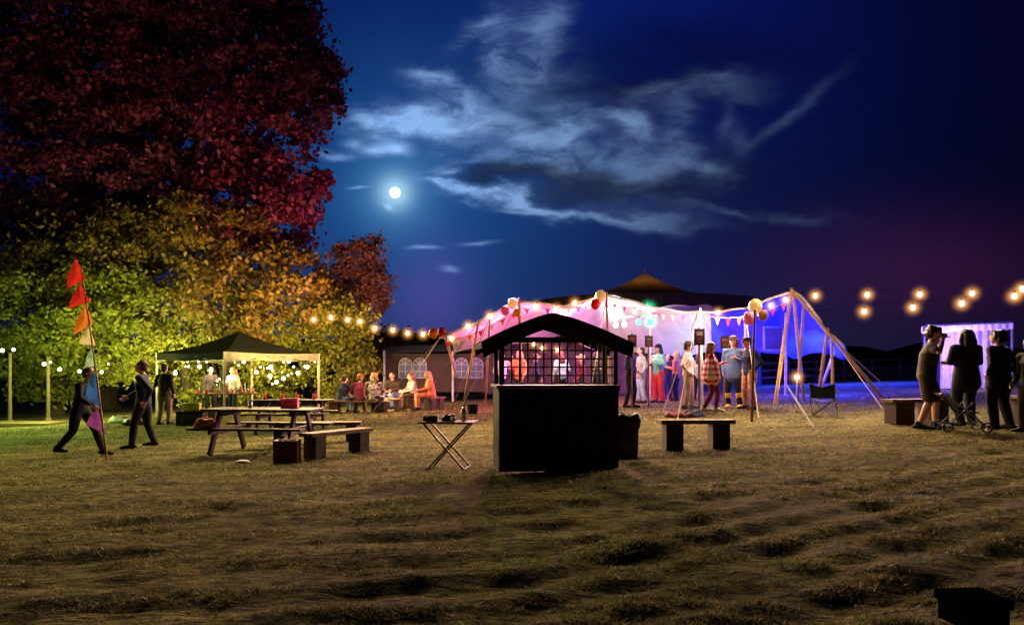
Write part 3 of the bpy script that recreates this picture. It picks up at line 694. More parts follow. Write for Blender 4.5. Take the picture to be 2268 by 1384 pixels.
for i in range(15):
    lab, mm, hh, rr = bnames[i % 3]; x = -.9+i*.125+random.uniform(-.03,.03)
    b = thing('bottle', lab, 'bottle', put(tl, .15, x, random.uniform(-.2,.2), .802), group=lab.replace(' on the drinks table','s on the drinks table'))
    MB().lathe((0,0,0), [(rr*.9,0),(rr,.01),(rr,hh*.55),(rr*.4,hh*.72),(rr*.35,hh*.95)], 12).build('bottle_body', M[mm], b, True)
    MB().lathe((0,0,hh*.95), [(rr*.42,0),(rr*.42,.03)], 10).build('cap', M['red'] if i % 2 else M['white'], b)
def cup(loc, m, label, group=None, h=.12, r=.045):
    o = MB().lathe((0,0,0), [(r*.7,0),(r*.72,.004),(r,h),(r*.95,h),(r*.68,.01)], 14).build('cup', m, smooth=True); o.location = loc; tag(o, label, 'cup', group); return o
mcup = mat('red_plastic', (.6,.03,.02), .3, .1, 4)
for i in range(7): cup(put(tl, .15, -.8+i*.27, -.28+.04*(i % 2), .802), mcup, 'red plastic cup along the front of the drinks table', 'red cups on the drinks table')
def crate(label, loc, sx, sy, sz, m, rz=0, name='crate', cat='crate', lid=None):
    t = thing(name, label, cat, loc, rz); w_ = .03; g = MB()
    g.box((0,0,.015+.001), (sx-.06,sy-.06,.03))
    for s in (-1,1):
        g.box((0,s*(sy/2-w_/2),sz/2), (sx,w_,sz)); g.box((s*(sx/2-w_/2),0,sz/2), (w_,sy-2*w_-.004,sz))
    g.build('sides', m, t, bevel=.004)
    if lid: MB().box((0,0,sz+.025), (sx+.03,sy+.03,.05)).build('lid', lid, t, bevel=.012)
    MB().tube([(-sx*.25,-sy/2-.02,sz*.7),(-sx*.2,-sy/2-.04,sz*.7),(sx*.2,-sy/2-.04,sz*.7),(sx*.25,-sy/2-.02,sz*.7)], .012, 6).build('handle', M['plastic'], t)
    return t
crate('black lidded cool box on the grass left of the gazebo leg', G(425,942), .72,.45,.36, M['plastic'], .1, 'cool_box', 'box', M['gazebo'])
crate('yellow green crate resting on the black cool box', G(425,942)+Vector((0,.05,.412)), .42,.3,.22, mat('yellow_plastic',(.5,.42,.04),.5,.1,5), .2)
crate('dark box under the drinks table at the front leg', G(470,932), .4,.35,.3, M['darkwood'], -.2, 'storage_box', 'box')
def bag(label, loc, r, m, sx=1, name='bag', hnd=True, hz_=1):
    t = thing(name, label, 'bag', loc); g = MB()
    g.lathe((0,0,0), [(r*.9,0),(r,r*.2*hz_),(r*.98,r*.5*hz_),(r*.8,r*.85*hz_),(r*.62,r*1.0*hz_),(r*.66,r*1.12*hz_)], 24)
    for v in g.v:
        a = math.atan2(v.y, v.x); k = 1+.10*math.sin(a*3+v.z*9)+.08*math.sin(a*7+v.z*20); v.x *= k*sx; v.y *= k*.7; v.z *= 1+.15*math.sin(a*2+1)
    g.build('bag_body', m, t, True)
    if hnd: MB().tube([(-r*.5,0,r*.95*hz_),(-r*.3,0,r*1.35*hz_),(r*.3,0,r*1.35*hz_),(r*.5,0,r*.95*hz_)], .01, 6).build('handle', m, t, True)
    return t
bag('white and dark bag slumped on the grass behind the walkers', G(265,937), .24, mat('grey_white_cloth',(.3,.3,.28),.8), 1.5, hz_=.7)
bag('black holdall on the grass beside the white bag', G(293,942), .22, M['plastic'], 1.4, hz_=.7)
for i, (px, y0) in enumerate(((22,782),(107,790))):
    b = GD(px, 24.5+i*.4); o = MB().tube([b, S(px, y0, b.y)], [.06,.05], 8, round_=False).lathe(b, [(.17,0),(.14,.05),(.07,.16)], 12).build('wooden_post', M['postwood'], origin=b)
    tag(o, ['old wooden post nearest the left edge holding fairy lights','old wooden post second from the left edge'][i], 'post')
b = GD(50, 24.0); o = MB().box((b.x, b.y-.6, b.z+.07), (3.0,1.2,.10), rz=.03).build('low_deck', M['wood'], origin=b, bevel=.01); tag(o, 'low pale wooden deck on the grass at the left edge', 'deck')

fb = G(236,1018); ft_ = thing('pennant_pole', 'leaning pole of rainbow pennants on the left, red at the top', 'flag', fb); dF = fb.y
MB().tube([S(237,1018,dF), S(215,840,dF), S(180,592,dF)], [.018,.015,.010], 8).build('pole', M['palewood'], ft_, True, world=True)
pen = [((168,571),(190,618),(150,640),(148,612),'red'),((178,626),(199,668),(150,684),(160,655),'red'),((190,672),(206,716),(163,742),(168,712),'orange'),((196,715),(212,765),(175,762),(180,742),'cream'),((204,768),(216,812),(188,812),(192,788),'mint'),((208,818),(226,905),(188,880),(196,845),'blue'),((216,905),(236,962),(190,940),(200,920),'purple')]
for a, b, c_, e, k in pen:
    q = [S(*p, dF+o_) for p, o_ in ((a,0),(b,0),(c_,.12),(e,-.06))]
    mid = sum(q, Vector())/4+Vector((0,.05,0))
    MB().add(q+[mid], [(0,1,4),(1,2,4),(2,3,4),(3,0,4)]).build('pennant', M[k], ft_, world=True)

# ------------------------------------------------------------ picnic furniture
def picnic(label, loc, rz, L=1.8, m=M['darkwood'], sc=1):
    t = thing('picnic_table', label, 'picnic table', loc, rz, scale=sc)
    g = MB()
    for k in range(5): g.box((0,-.31+k*.155,.73), (L,.145,.04))
    g.build('tabletop', m, t, bevel=.005)
    for s in (-1,1):
        g = MB()
        for k in (0,1): g.box((0,s*(.62+k*.135),.44), (L,.125,.04))
        g.build('seat', m, t, bevel=.005)
        for q in (-1,1): MB().bar((s*L*.34,q*.26,.705),(s*L*.34,q*.62,0),.05,.10,(0,1,0)).build('leg', m, t)
        MB().box((s*(L*.34-.055),0,.385), (.045,1.5,.09)).build('crossbar', m, t)
        MB().box((s*(L*.34-.055),0,.67), (.045,.68,.08)).build('brace', m, t)
    return t
pt = GD(585, 12.9); picnic('dark wooden picnic table nearest the camera, with a pink crate on top', pt, -.10, 1.95)
pt2 = GD(645, 17.2); picnic('dark picnic table behind the nearest one, level with the gazebo leg', pt2, .05, 1.85)
def plank_bench(label, loc, L, H, D, rz, blk=.3, m=M['wood'], lm=M['darkwood']):
    t = thing('bench', label, 'bench', loc, rz)
    MB().box((0,0,H-.03), (L,D,.06)).build('seat', m, t, bevel=.006)
    for s in (-1,1): MB().box((s*(L/2-.08-blk/2),0,(H-.06)/2), (blk,D*.9,H-.06)).build('leg', lm, t, bevel=.006)
    return t
plank_bench('low plank bench at the right end of the nearest picnic table', GD(748,11.9), 1.35,.40,.3, R(58), .22)
plank_bench('low plank bench just behind the nearest picnic table', GD(700,14.2), 1.7,.40,.3, R(8), .2)
plank_bench('lone plank bench on thick block legs right of the booth', GD(1541,11.0), 1.12,.44,.28, R(4), .26)
plank_bench('plank bench under the standing man in shorts', GD(2030,13.9), 1.3,.46,.35, R(12), .4)
plank_bench('plank bench cut off by the right edge', GD(2330,12.9), 1.5,.5,.35, R(5), .3)
crate('dark red box on the grass before the nearest picnic table', GD(636,11.25), .36,.3,.33, mat('dark_red_paint',(.14,.02,.025),.6,.2,5), .1, 'red_box', 'box')
crate('small pink crate on top of the nearest picnic table', put(pt,-.10,.42,.12,.752), .28,.2,.17, M['pinkc'], .1)
bag('rust coloured canvas bag on the left end of the picnic seat', put(pt,-.10,-.72,-.68,.462), .13, M['rust'], 1.4)
o = MB().lathe((0,0,0), [(.07,0),(.10,.02),(.10,.035),(.06,.05)], 16).build('paper_plate', M['white'], smooth=True); o.location = G(537,1026); tag(o, 'small pale dish left on the grass before the picnic table', 'plate')
for i in range(4): cup(put(pt2,.05,-.6+i*.37,.1*(i % 2),.752), mcup, 'red plastic cup on the rear picnic table', 'red cups on the rear picnic table')
cup(put(pt,-.1,-.3,.1,.752), M['glass'], 'clear cup on the nearest picnic table')

# ------------------------------------------------------------ folding table
fl = GD(994, 9.75); ftb = thing('folding_table', 'small folding table with crossed legs left of the booth', 'table', fl, R(-8))
MB().box((0,0,.62), (.72,.42,.025)).build('tabletop', M['wood'], ftb, bevel=.006)
for s in (-1,1):
    MB().bar((-.30,s*.17,.61),(.26,s*.19,0),.022,.022).build('leg', M['plastic'], ftb); MB().bar((.30,s*.15,.61),(-.26,s*.17,0),.022,.022).build('leg', M['plastic'], ftb)
MB().bar((.25,-.19,.02),(.25,.19,.02),.02,.02).bar((-.25,-.17,.02),(-.25,.17,.02),.02,.02).build('crossbar', M['plastic'], ftb)
rzf = R(-8)
crate('small dark box on the left of the folding table', put(fl,rzf,-.24,0,.634), .19,.16,.07, M['darkwood'], 0, 'small_box', 'box')
bag('crumpled black pouch in the middle of the folding table', put(fl,rzf,0,0,.634), .07, M['plastic'], 1.3, 'pouch')
b = thing('water_bottle', 'clear water bottle with blue cap on the folding table', 'bottle', put(fl,rzf,.2,.02,.634))
MB().lathe((0,0,0), [(.032,0),(.036,.01),(.033,.05),(.036,.09),(.036,.14),(.014,.19)], 14).build('bottle_body', M['glass'], b, True)
MB().lathe((0,0,.19), [(.016,0),(.016,.02)], 12).build('cap', M['blue'], b); MB().lathe((0,0,.055), [(.0368,0),(.0368,.05)], 14).build('sleeve', M['white'], b)
cup(put(fl,rzf,.08,-.1,.634), M['white'], 'small white cup on the folding table', None, .06, .035)
b = G(1047,916); t = thing('bucket', 'small black bucket on the grass behind the folding table', 'bucket', b)
MB().lathe((0,0,0), [(.13,0),(.17,.28),(.18,.29),(.16,.28),(.12,.02)], 16).build('bucket_body', M['plastic'], t, True); MB().tube([(-.17,0,.27),(-.1,-.12,.2),(.1,-.12,.2),(.17,0,.27)], .008, 6).build('handle', M['metal'], t)

# ------------------------------------------------------------ booth
bl = GD(1228, 9.55); rb = R(8); bo = thing('booth', 'black wooden booth with arched roof and lattice window in the centre', 'booth', bl, rb)
BW = 1.52; BD = .62; HC = 1.03; HT = 1.62
g = MB(); g.box((0,-BD/2,HC/2), (BW,.03,HC)); g.box((0,-BD/2-.02,HC-.02), (BW+.02,.03,.04))
for k in range(1, 8): g.box((-BW/2+k*BW/8,-BD/2-.017,HC/2-.02), (.012,.006,HC-.06))
g.build('front_panel', M['booth'], bo, bevel=.002)
for s in (-1,1): MB().box((s*(BW/2-.012),.02,HC/2), (.025,BD-.02,HC)).build('side_panel', M['booth'], bo, bevel=.003)
MB().box((0,.03,HC+.02), (BW+.06,BD+.06,.035)).build('counter', M['darkwood'], bo, bevel=.005)
for sx in (-1,1):
    for sy in (-1,1): MB().box((sx*(BW/2-.03),sy*(BD/2-.035),HC+.04+(HT-HC)/2), (.05,.05,HT-HC)).build('post', M['booth'], bo)
g = MB(); x0 = -BW/2+.055; x1 = BW/2-.055; yl = -BD/2-.01
for k in range(15): x = x0+(x1-x0)*k/14; g.box((x,yl,(HC+.05+HT)/2), (.020,.016,HT-HC-.05))
for k in range(6): g.box((0,yl+.016,HC+.055+(HT-HC-.07)*k/5), (x1-x0,.014,.018))
g.build('lattice', mat('lattice_wood', (.05,.03,.035), .7, .3, 6), bo)
RWL = 1.0; RWR = .90; PK = -.13
def arch(x):
    u = (x-PK)/(RWR-PK) if x > PK else (PK-x)/(RWL+PK); return HT-.05+.37*(1-u**1.3)
xs = [-RWL+(RWL+RWR)*i/36 for i in range(37)]; yb_ = BD/2+.20; yf_ = -BD/2-.20
top_ = [[Vector((x, y_, arch(x))) for x in xs] for y_ in (yf_, yb_)]
bot = [[Vector((x*.985, y_, arch(x)-.05)) for x in xs] for y_ in (yf_, yb_)]
g = MB(); g.grid(top_); g.grid(bot); g.grid([top_[0], bot[0]]); g.grid([top_[1], bot[1]])
g.grid([[top_[0][0], top_[1][0]],[bot[0][0], bot[1][0]]]); g.grid([[top_[0][-1], top_[1][-1]],[bot[0][-1], bot[1][-1]]])
ro = g.build('roof', M['boothroof'], bo)
for yy_, dpt in ((yf_-.025, .17),(yb_+.005,.13)):
    g = MB(); tf = [Vector((x, yy_, arch(x)+.015)) for x in xs]; bf = [Vector((x*.97, yy_, arch(x)-dpt)) for x in xs]; sh_ = Vector((0,.02,0))
    g.grid([tf, bf]); g.grid([[v+sh_ for v in tf],[v+sh_ for v in bf]]); g.grid([tf,[v+sh_ for v in tf]]); g.grid([bf,[v+sh_ for v in bf]])
    g.build('fascia', M['boothroof'], ro)
MB().box((0,-BD/2+.02,HT+.02), (BW,.04,.05)).build('beam', M['booth'], bo)
b = GD(1386, 10.2); t = thing('waste_bin', 'black bin lined with a bag standing right behind the booth', 'bin', b, .2)
def sq(prof, n=28):
    g = MB().lathe((0,0,0), prof, n)
    for v in g.v:
        a = math.atan2(v.y, v.x); k = 1/max(abs(math.cos(a))**4+abs(math.sin(a))**4, .01)**.25; v.x *= k; v.y *= k*.8
    return g
sq([(.14,0),(.155,.02),(.17,.52),(.175,.54)]).build('bin_body', M['plastic'], t, True)
g = sq([(.18,.44),(.19,.50),(.195,.60),(.17,.61),(.14,.52)])
for v in g.v: a = math.atan2(v.y, v.x); v.z += .02*math.sin(a*5)-(.05 if v.z < .46 else 0)*(1+math.sin(a*4)); 
g.build('bin_liner', mat('bin_bag', (.01,.01,.012), .35, .2, 9, .5), t, True)
b = GD(2155, 3.55); crate('black box on the dark grass at the bottom right corner', b, .22,.20,.09, mat('matt_black',(.003,.003,.003),.95,.1,5,spec=.0), .1, 'black_box', 'box', mat('matt_black_lid',(.003,.003,.003),.95,.1,5,spec=.0))

# ------------------------------------------------------------ camp chair etc
cb_ = G(1825,922); ch = thing('camp_chair', 'folding camp chair standing empty right of the tent', 'chair', cb_, R(150), scale=.92)
mch = mat('navy_nylon', (.01,.015,.05), .8, .2, 8, .1)
g = MB(); g.grid([[Vector((-.25+.5*i/6,-.22+.44*j/6,.42-.05*math.sin(math.pi*i/6))) for i in range(7)] for j in range(7)]).build('seat', mch, ch, True)
g = MB(); g.grid([[Vector((-.27+.54*i/6,.22+.10*j/6+.04*math.sin(math.pi*i/6),.44+(.26+.09*abs(i-3)/3)*j/6)) for i in range(7)] for j in range(7)]).build('backrest', mch, ch, True)
for s in (-1,1):
    MB().bar((s*.27,-.24,.0),(-s*.27,-.22,.44),.02,.02).build('leg', M['metal'], ch); MB().bar((s*.27,.26,.0),(-s*.27,.24,.44),.02,.02).build('leg', M['metal'], ch)
    MB().bar((s*.28,-.25,.0),(s*.27,.24,.44),.02,.02).build('leg', M['metal'], ch)
    MB().bar((s*.28,.22,.3),(s*.28,.33,.80),.02,.02).build('back_pole', M['metal'], ch); MB().box((s*.29,-.0,.6),(.06,.46,.02)).build('armrest', mch, ch)
    MB().bar((s*.29,-.22,.4),(s*.29,-.22,.6),.02,.02).build('arm_pole', M['metal'], ch)
o = MB().tube([G(1803,950), S(1742,852,16)], [.02,.015], 6).build('tent_stake_pole', M['black'], origin=G(1803,950)); tag(o, 'dark thin leaning pole left of the camp chair', 'pole')
b = GD(1765,20.5); t = thing('lantern', 'small bright lantern on a stake near the blue wall', 'lantern', b); z = S(1765,835,20.5).z-b.z
MB().tube([(0,0,0),(0,0,z-.08)], .015, 6).build('stake', M['metal'], t); MB().ball((0,0,z), .06, 12, 8).build('bulb_glass', M['bulb'], t, True)
hz_o = MB().ball((0,0,0), .34, 14, 10).build('glare_halo', M['bulbhalo'], t, True); hz_o.location = (0,0,z)
light('POINT', b+Vector((0,-.3,z)), (1,.7,.4), 40, .06)
def heap(label, loc, r, m1, m2):
    t = thing('clothes_heap', label, 'clothes', loc)
    for k, m_ in enumerate((m1, m2)):
        g = MB(); g.ball((k*.3-.15, .05*k, .03), (r*(1-.2*k), r*.55, .09+.02*k), 28, 12)
        for v in g.v: v.z = max(.0, v.z+.04*math.sin(v.x*24)+.03*math.sin(v.y*31+k)); 
        g.build('folded_cloth', m_, t, True)
heap('heap of pink and blue coats on the grass before the tent', G(1520,923), .38, mat('dull_pink_cloth',(.25,.08,.12),.9,.4,12), mat('dull_blue_cloth',(.03,.05,.14),.9,.4,12))
b = G(2132,955); t = thing('pushchair', 'dark folded pushchair between the standing men', 'pushchair', b, R(75))
for sx in (-1,1):
    for sy in (-1,1):
        w_ = MB()
        for k in range(20):
            a0 = 2*math.pi*k/20; a1 = 2*math.pi*(k+1)/20
            w_.bar((sx*.24, sy*.28+.075*math.cos(a0), .085+.075*math.sin(a0)), (sx*.24, sy*.28+.075*math.cos(a1), .085+.075*math.sin(a1)), .022, .02, (1,0,0))
        wh = w_.build('wheel', M['plastic'], t, True)
        sp2 = MB()
        for k in range(3):
            a0 = math.pi*k/3; sp2.bar((sx*.24, sy*.28-.07*math.cos(a0), .085-.07*math.sin(a0)), (sx*.24, sy*.28+.07*math.cos(a0), .085+.07*math.sin(a0)), .008, .008, (1,0,0))
        sp2.build('spokes', M['metal'], wh)
    MB().tube([(sx*.22,-.28,.1),(sx*.22,.1,.45),(sx*.2,.36,.62)], .014, 6).build('frame', M['metal'], t); MB().tube([(sx*.2,.28,.1),(sx*.22,-.1,.5)], .012, 6).build('frame', M['metal'], t)
MB().grid([[Vector((-.2+.4*i/5, -.2+.3*j/5, .34-.04*math.sin(math.pi*i/5))) for i in range(6)] for j in range(6)]).build('seat', M['gazebo'], t, True)
MB().grid([[Vector((-.2+.4*i/5, .1+.15*j/5, .34+.25*j/5)) for i in range(6)] for j in range(6)]).build('backrest', M['gazebo'], t, True)
MB().tube([(-.2,.36,.62),(.2,.36,.62)], .018, 8).build('handle', M['plastic'], t)
sb = GD(2140, 27); sh = thing('white_shelter', 'white curtained shelter lit violet behind the standing men', 'shelter', sb)
MB().grid([[S(2040,724,26.5),S(2110,721,26.5),S(2180,718,26.5),S(2245,715,26.5)],[S(2052,716,29),S(2115,714,29),S(2180,712,29),S(2238,709,29)]]).build('roof', M['white'], sh, world=True)
MB().grid([[S(px, 724-(px-2040)*.043+dy*(1+.08*math.sin(px*.35)), 26.45+.03*math.sin(px*.4)) for px in range(2040, 2246, 4)] for dy in (0, 14)]).build('valance', M['white'], sh, True, world=True)
for a, b_ in ((2082,2135),(2150,2208)):
    MB().grid([[S(px, y_, 27.2+.06*math.sin(px*.33+.4*math.sin(px*.1))+.05*math.sin(y_*.03)) for px in range(a, b_, 2)] for y_ in range(728, 862, 12)]).build('curtain', M['white'], sh, True, world=True)
for px in (2046, 2242): MB().tube([GD(px,26.5), S(px,722,26.5)], .05, 8).build('pole', M['metal'], sh, world=True)
MB().grid([[S(px, y_, 28.8) for px in range(2052, 2240, 12)] for y_ in (714, 780, 862)]).build('rear_wall', M['valance'], sh, world=True)
fe = thing('rail_fence', 'post and rail fence lit blue at the far side of the field', 'fence', GD(1900,38))
fpts = [GD(1560+i*62, 38+.4*i) for i in range(14)]
for p in fpts: MB().box(p+Vector((0,0,.62)), (.12,.12,1.24)).build('post', M['wood'], fe, world=True)
for z in (.35,.72,1.1):
    g = MB()
    for a, b_ in zip(fpts[:-1], fpts[1:]): g.bar(a+Vector((0,-.08,z)), b_+Vector((0,-.08,z)), .04, .12)
    g.build('rail', M['wood'], fe, world=True)
for px_, p_ in ((1720,5500),(1850,8500),(1990,7500)):
    light('SPOT', GD(px_,35)+Vector((0,0,3.2)), (.015,.03,1), p_, .3, GD(px_,34), 160, .9)
light('SPOT', GD(1780,25)+Vector((0,0,1.7)), (.015,.03,1), 5500, .3, GD(1850,27), 150, .9)

# ------------------------------------------------------------ people
def cmat(name, col, **k): 
    k.setdefault('bump', .25); return mat(name, col, .85, .18, 9, **k)
K = dict(black=cmat('black_cloth',(.010,.010,.013)), navy=cmat('navy_cloth',(.015,.022,.055)), denim=cmat('denim_cloth',(.10,.16,.3)), paledenim=cmat('pale_denim',(.4,.5,.62)), redp=cmat('red_trouser_cloth',(.6,.03,.03)),
  white=cmat('white_knit',(.55,.5,.45)), beige=cmat('beige_cloth',(.3,.22,.15)), maroon=cmat('maroon_cloth',(.16,.02,.05)), orange=cmat('coral_cloth',(.65,.22,.1)), brown=cmat('brown_cloth',(.05,.028,.02)), grey=cmat('grey_brown_cloth',(.04,.028,.026)),
  teal=cmat('green_stripe_cloth',(.2,.45,.35)), yellow=cmat('yellow_rubber',(.75,.48,.03)), pale=cmat('pale_shirt_cloth',(.35,.32,.3)), spotted=mat('spotted_cloth',(.02,.02,.02),.85,.1,14,.2,double=(.5,.42,.36)), pat=mat('patterned_cloth',(.25,.08,.06),.85,.1,10,.2,double=(.6,.35,.2)))
H_ = dict(blond=mat('blond_hair',(.55,.36,.16),.6,.3,30,.5,stretch=(4,4,.5)), brown=mat('brown_hair',(.06,.03,.018),.55,.3,30,.5,stretch=(4,4,.5)), dark=mat('dark_hair',(.012,.009,.008),.5,.3,30,.5,stretch=(4,4,.5)), auburn=mat('auburn_hair',(.28,.08,.03),.55,.3,30,.5,stretch=(4,4,.5)))
def plaid():
    m = bpy.data.materials.new('plaid_cloth'); m.use_nodes = True; nt = m.node_tree; b = nt.nodes['Principled BSDF']; b.inputs['Roughness'].default_value = .9
    tc = nt.nodes.new('ShaderNodeTexCoord'); ws = []
    for ax in ('X', 'Z'):
        w_ = nt.nodes.new('ShaderNodeTexWave'); w_.bands_direction = ax; w_.inputs['Scale'].default_value = 2.2; w_.inputs['Distortion'].default_value = .6; nt.links.new(tc.outputs['Object'], w_.inputs[0]); ws.append(w_)
    a = nt.nodes.new('ShaderNodeMath'); a.operation = 'ADD'; nt.links.new(ws[0].outputs['Fac'], a.inputs[0]); nt.links.new(ws[1].outputs['Fac'], a.inputs[1])
    r = nt.nodes.new('ShaderNodeValToRGB'); mu = nt.nodes.new('ShaderNodeMath'); mu.operation = 'MULTIPLY'; mu.inputs[1].default_value = .5; nt.links.new(a.outputs[0], mu.inputs[0]); nt.links.new(mu.outputs[0], r.inputs[0])
    r.color_ramp.interpolation = 'CONSTANT'; e = r.color_ramp.elements; e[0].color = (.75,.6,.6,1); e[1].position = .45; e[1].color = (.6,.06,.12,1); q = e.new(.75); q.color = (.25,.01,.05,1)
    nt.links.new(r.outputs[0], b.inputs['Base Color']); return m
K['plaid'] = plaid()
M['eye'] = mat('eye_dark', (.02,.015,.01), .2, .1, 5); M['eyew'] = mat('eye_white', (.6,.6,.58), .3, .05, 5); M['lip'] = mat('lip', (.4,.12,.1), .5, .1, 5)
def person(label, loc, h, rz, pose=None, top='black', tk='long', bot='black', bk='trousers', shoe='black', hair='dark', hk='short', hat=None, vox=.010, sit=None, lean=(0,0), yaw=0, pitch=0, group=None, bulk=1.12):
    sc = h/1.75; t = thing('person', label, 'person', loc, rz, scale=sc, group=group); t.scale = (sc*bulk, sc*bulk, sc)
    J = dict(pel=(0,0,.96), waist=(0,.005,1.09), chest=(0,.0,1.28), nb=(0,.01,1.45), hd=(0,-.015,1.625))
    jt = lambda a: random.uniform(-a, a)
    for s, k in ((1,'L'),(-1,'R')):
        st_ = jt(.06)
        J['s'+k] = (s*.165,.0,1.40+jt(.01)); J['e'+k] = (s*(.235+jt(.02)),.03+jt(.03),1.12); J['w'+k] = (s*(.225+jt(.03)),-.07+jt(.05),.89); J['h'+k] = (s*.085,0,.93); J['k'+k] = (s*.11,-.03+st_*.6,.50); J['a'+k] = (s*(.125+jt(.025)),.02+st_,.085)
    if sit is not None:
        for s, k in ((1,'L'),(-1,'R')): J['e'+k] = (s*.23,-.10,1.16); J['w'+k] = (s*.10,-.36,1.10)
    J.update(pose or {}); J = {k: Vector(v) for k, v in J.items()}
    if sit is None and not pose: lean = (jt(.05), lean[1])
    up = ['waist','chest','nb','hd','sL','sR','eL','eR','wL','wR']
    for k in up: f = J[k].z-.96; J[k].x += lean[0]*f; J[k].y += lean[1]*f
    if sit is not None:
        dz = sit+.09-.96
        for k in up+['pel']: J[k].z += dz
        for s, k in ((1,'L'),(-1,'R')):
            J['h'+k] = Vector((s*.09,0,sit+.08)); J['k'+k] = Vector((s*.12,-.42,sit+.06)) if not (pose and 'k'+k in pose) else J['k'+k]; J['a'+k] = Vector((s*.12,-.40,.085)) if not (pose and 'a'+k in pose) else J['a'+k]
    HM = Matrix.Translation(J['hd']) @ Matrix.Rotation(yaw,4,'Z') @ Matrix.Rotation(pitch,4,'X')
    b = MB()
    b.tube([J['pel']-Vector((0,0,.04)), J['waist'], J['chest'], J['nb']-Vector((0,0,.03))], [(.15,.10),(.125,.09),(.155,.105),(.09,.06)], 14)
    b.tube([J['nb']-Vector((0,0,.03)), J['hd']-Vector((0,-.01,.06))], [.055,.048], 10)
    b.tube([J['sR'], J['nb']-Vector((0,0,.05)), J['sL']], [.05,.06,.05], 10, (0,1,0))
    b.ball((0,.01,.02), (.074,.092,.098), 14, 10, HM); b.ball((0,-.02,-.045), (.058,.068,.078), 12, 8, HM); b.ball((0,-.045,-.095), (.03,.03,.025), 10, 6, HM)
    b.tube([HM @ Vector((0,-.080,.012)), HM @ Vector((0,-.100,-.022))], [.010,.014], 8)
    for s in (-1,1): b.ball((s*.075,.008,-.008), (.012,.02,.032), 8, 6, HM)
    for s, k in ((1,'L'),(-1,'R')):
        b.tube([J['s'+k], J['s'+k].lerp(J['e'+k],.5), J['e'+k]], [.052,.046,.038], 10); e, w_ = J['e'+k], J['w'+k]
        b.tube([e, e.lerp(w_,.35), w_], [.038,.038,.025], 10)
        b.tube([J['h'+k], J['h'+k].lerp(J['k'+k],.4), J['k'+k]], [.088,.076,.052], 12); b.tube([J['k'+k], J['k'+k].lerp(J['a'+k],.35), J['a'+k]], [.052,.052,.034], 10)
        a = J['a'+k]; b.tube([a+Vector((0,.03,-.04)), a+Vector((s*.01,-.15,-.055))], [(.036,.034),(.038,.022)], 10)
        dr = (w_-e).normalized(); inw = Vector((-s,0,0))-dr*dr.dot(Vector((-s,0,0)))
        inw = inw.normalized() if inw.length > .2 else Vector((0,0,-1)); fw = dr.cross(inw).normalized()
        if fw.y > 0 or (abs(fw.y) < .3 and fw.z < 0): fw = -fw
        b.tube([w_, w_+dr*.035, w_+dr*.085], [(.026,.018),(.038,.016),(.040,.014)], 10, tuple(fw))
        for q, (o_, ln) in enumerate(((.031,.072),(.011,.080),(-.010,.074),(-.030,.058))):
            p0 = w_+dr*.082+fw*o_; p1 = p0+(dr*.92+inw*.38).normalized()*ln*.5; p2 = p1+(dr*.6+inw*.8).normalized()*ln*.5
            b.tube([p0, p1, p2], [.0105,.0098,.009], 8)
        p0 = w_+dr*.025+fw*.028; p1 = p0+(dr*.6+fw*.75+inw*.2).normalized()*.04; p2 = p1+(dr*.85+fw*.3+inw*.4).normalized()*.032
        b.tube([p0, p1, p2], [.014,.012,.010], 8)
    b.build('body', M['skin'], t, True, vox=min(vox,.009), sm=1)
    for s in (-1,1):
        ey = MB().ball((s*.031,-.079,.008), (.014,.008,.009), 8, 6, HM).build('eye', M['eyew'], t, True); MB().ball((s*.031,-.0865,.008), (.006,.003,.006), 8, 6, HM).build('iris', M['eye'], ey, True)
    MB().ball((0,-.085,-.052), (.023,.008,.007), 10, 6, HM).build('mouth', M['lip'], t, True)
    g = MB(); low = J['pel']-Vector((0,0,.06)); nb2 = J['nb']-Vector((0,0,.035))
    if tk == 'poncho': g.tube([J['pel']-Vector((0,0,.10)), J['waist'], J['chest'], nb2], [(.31,.22),(.27,.19),(.22,.15),(.10,.08)], 18)
    elif tk == 'coat': g.tube([J['pel']-Vector((0,0,.22)), J['pel'], J['waist'], J['chest'], nb2], [(.20,.15),(.18,.135),(.155,.12),(.18,.13),(.10,.075)], 16)
    else: g.tube([low, J['waist'], J['chest'], nb2], [(.172,.122),(.148,.112),(.176,.124),(.10,.075)], 16)
    g.tube([J['sR'], J['nb']-Vector((0,0,.055)), J['sL']], [.068,.07,.068], 10, (0,1,0))
    for k in 'LR':
        S_, e, w_ = J['s'+k], J['e'+k], J['w'+k]
        if tk == 'short': g.tube([S_, S_.lerp(e,.75)], [.070,.062], 10)
        else: g.tube([S_, S_.lerp(e,.5), e], [.070,.062,.055], 10); g.tube([e, e.lerp(w_,.5), e.lerp(w_,.93)], [.055,.048,.038], 10)
    g.build('top', K[top], t, True, vox=.014, sm=3)
    g = MB(); pe = J['pel']
    g.tube([pe-Vector((0,0,.05)), pe+Vector((0,0,.06))], [(.165,.118),(.142,.105)], 14)
    for k in 'LR':
        h_, kn, a = J['h'+k], J['k'+k], J['a'+k]
        if bk == 'shorts': g.tube([h_, h_.lerp(kn,.5), h_.lerp(kn,.92)], [.10,.098,.09], 12)
        else:
            f = 1.0 if bk == 'leggings' else 1.25 if bk == 'wide' else 1.1
            g.tube([h_, h_.lerp(kn,.45), kn], [.097,.085*f,.062*f], 12); g.tube([kn, kn.lerp(a,.4), a.lerp(kn,.06)], [.062*f,.06*f,.045*f*(1.35 if bk == 'wide' else 1.1)], 12)
    g.build('trousers' if bk != 'shorts' else 'shorts', K[bot], t, True, vox=.014, sm=3)
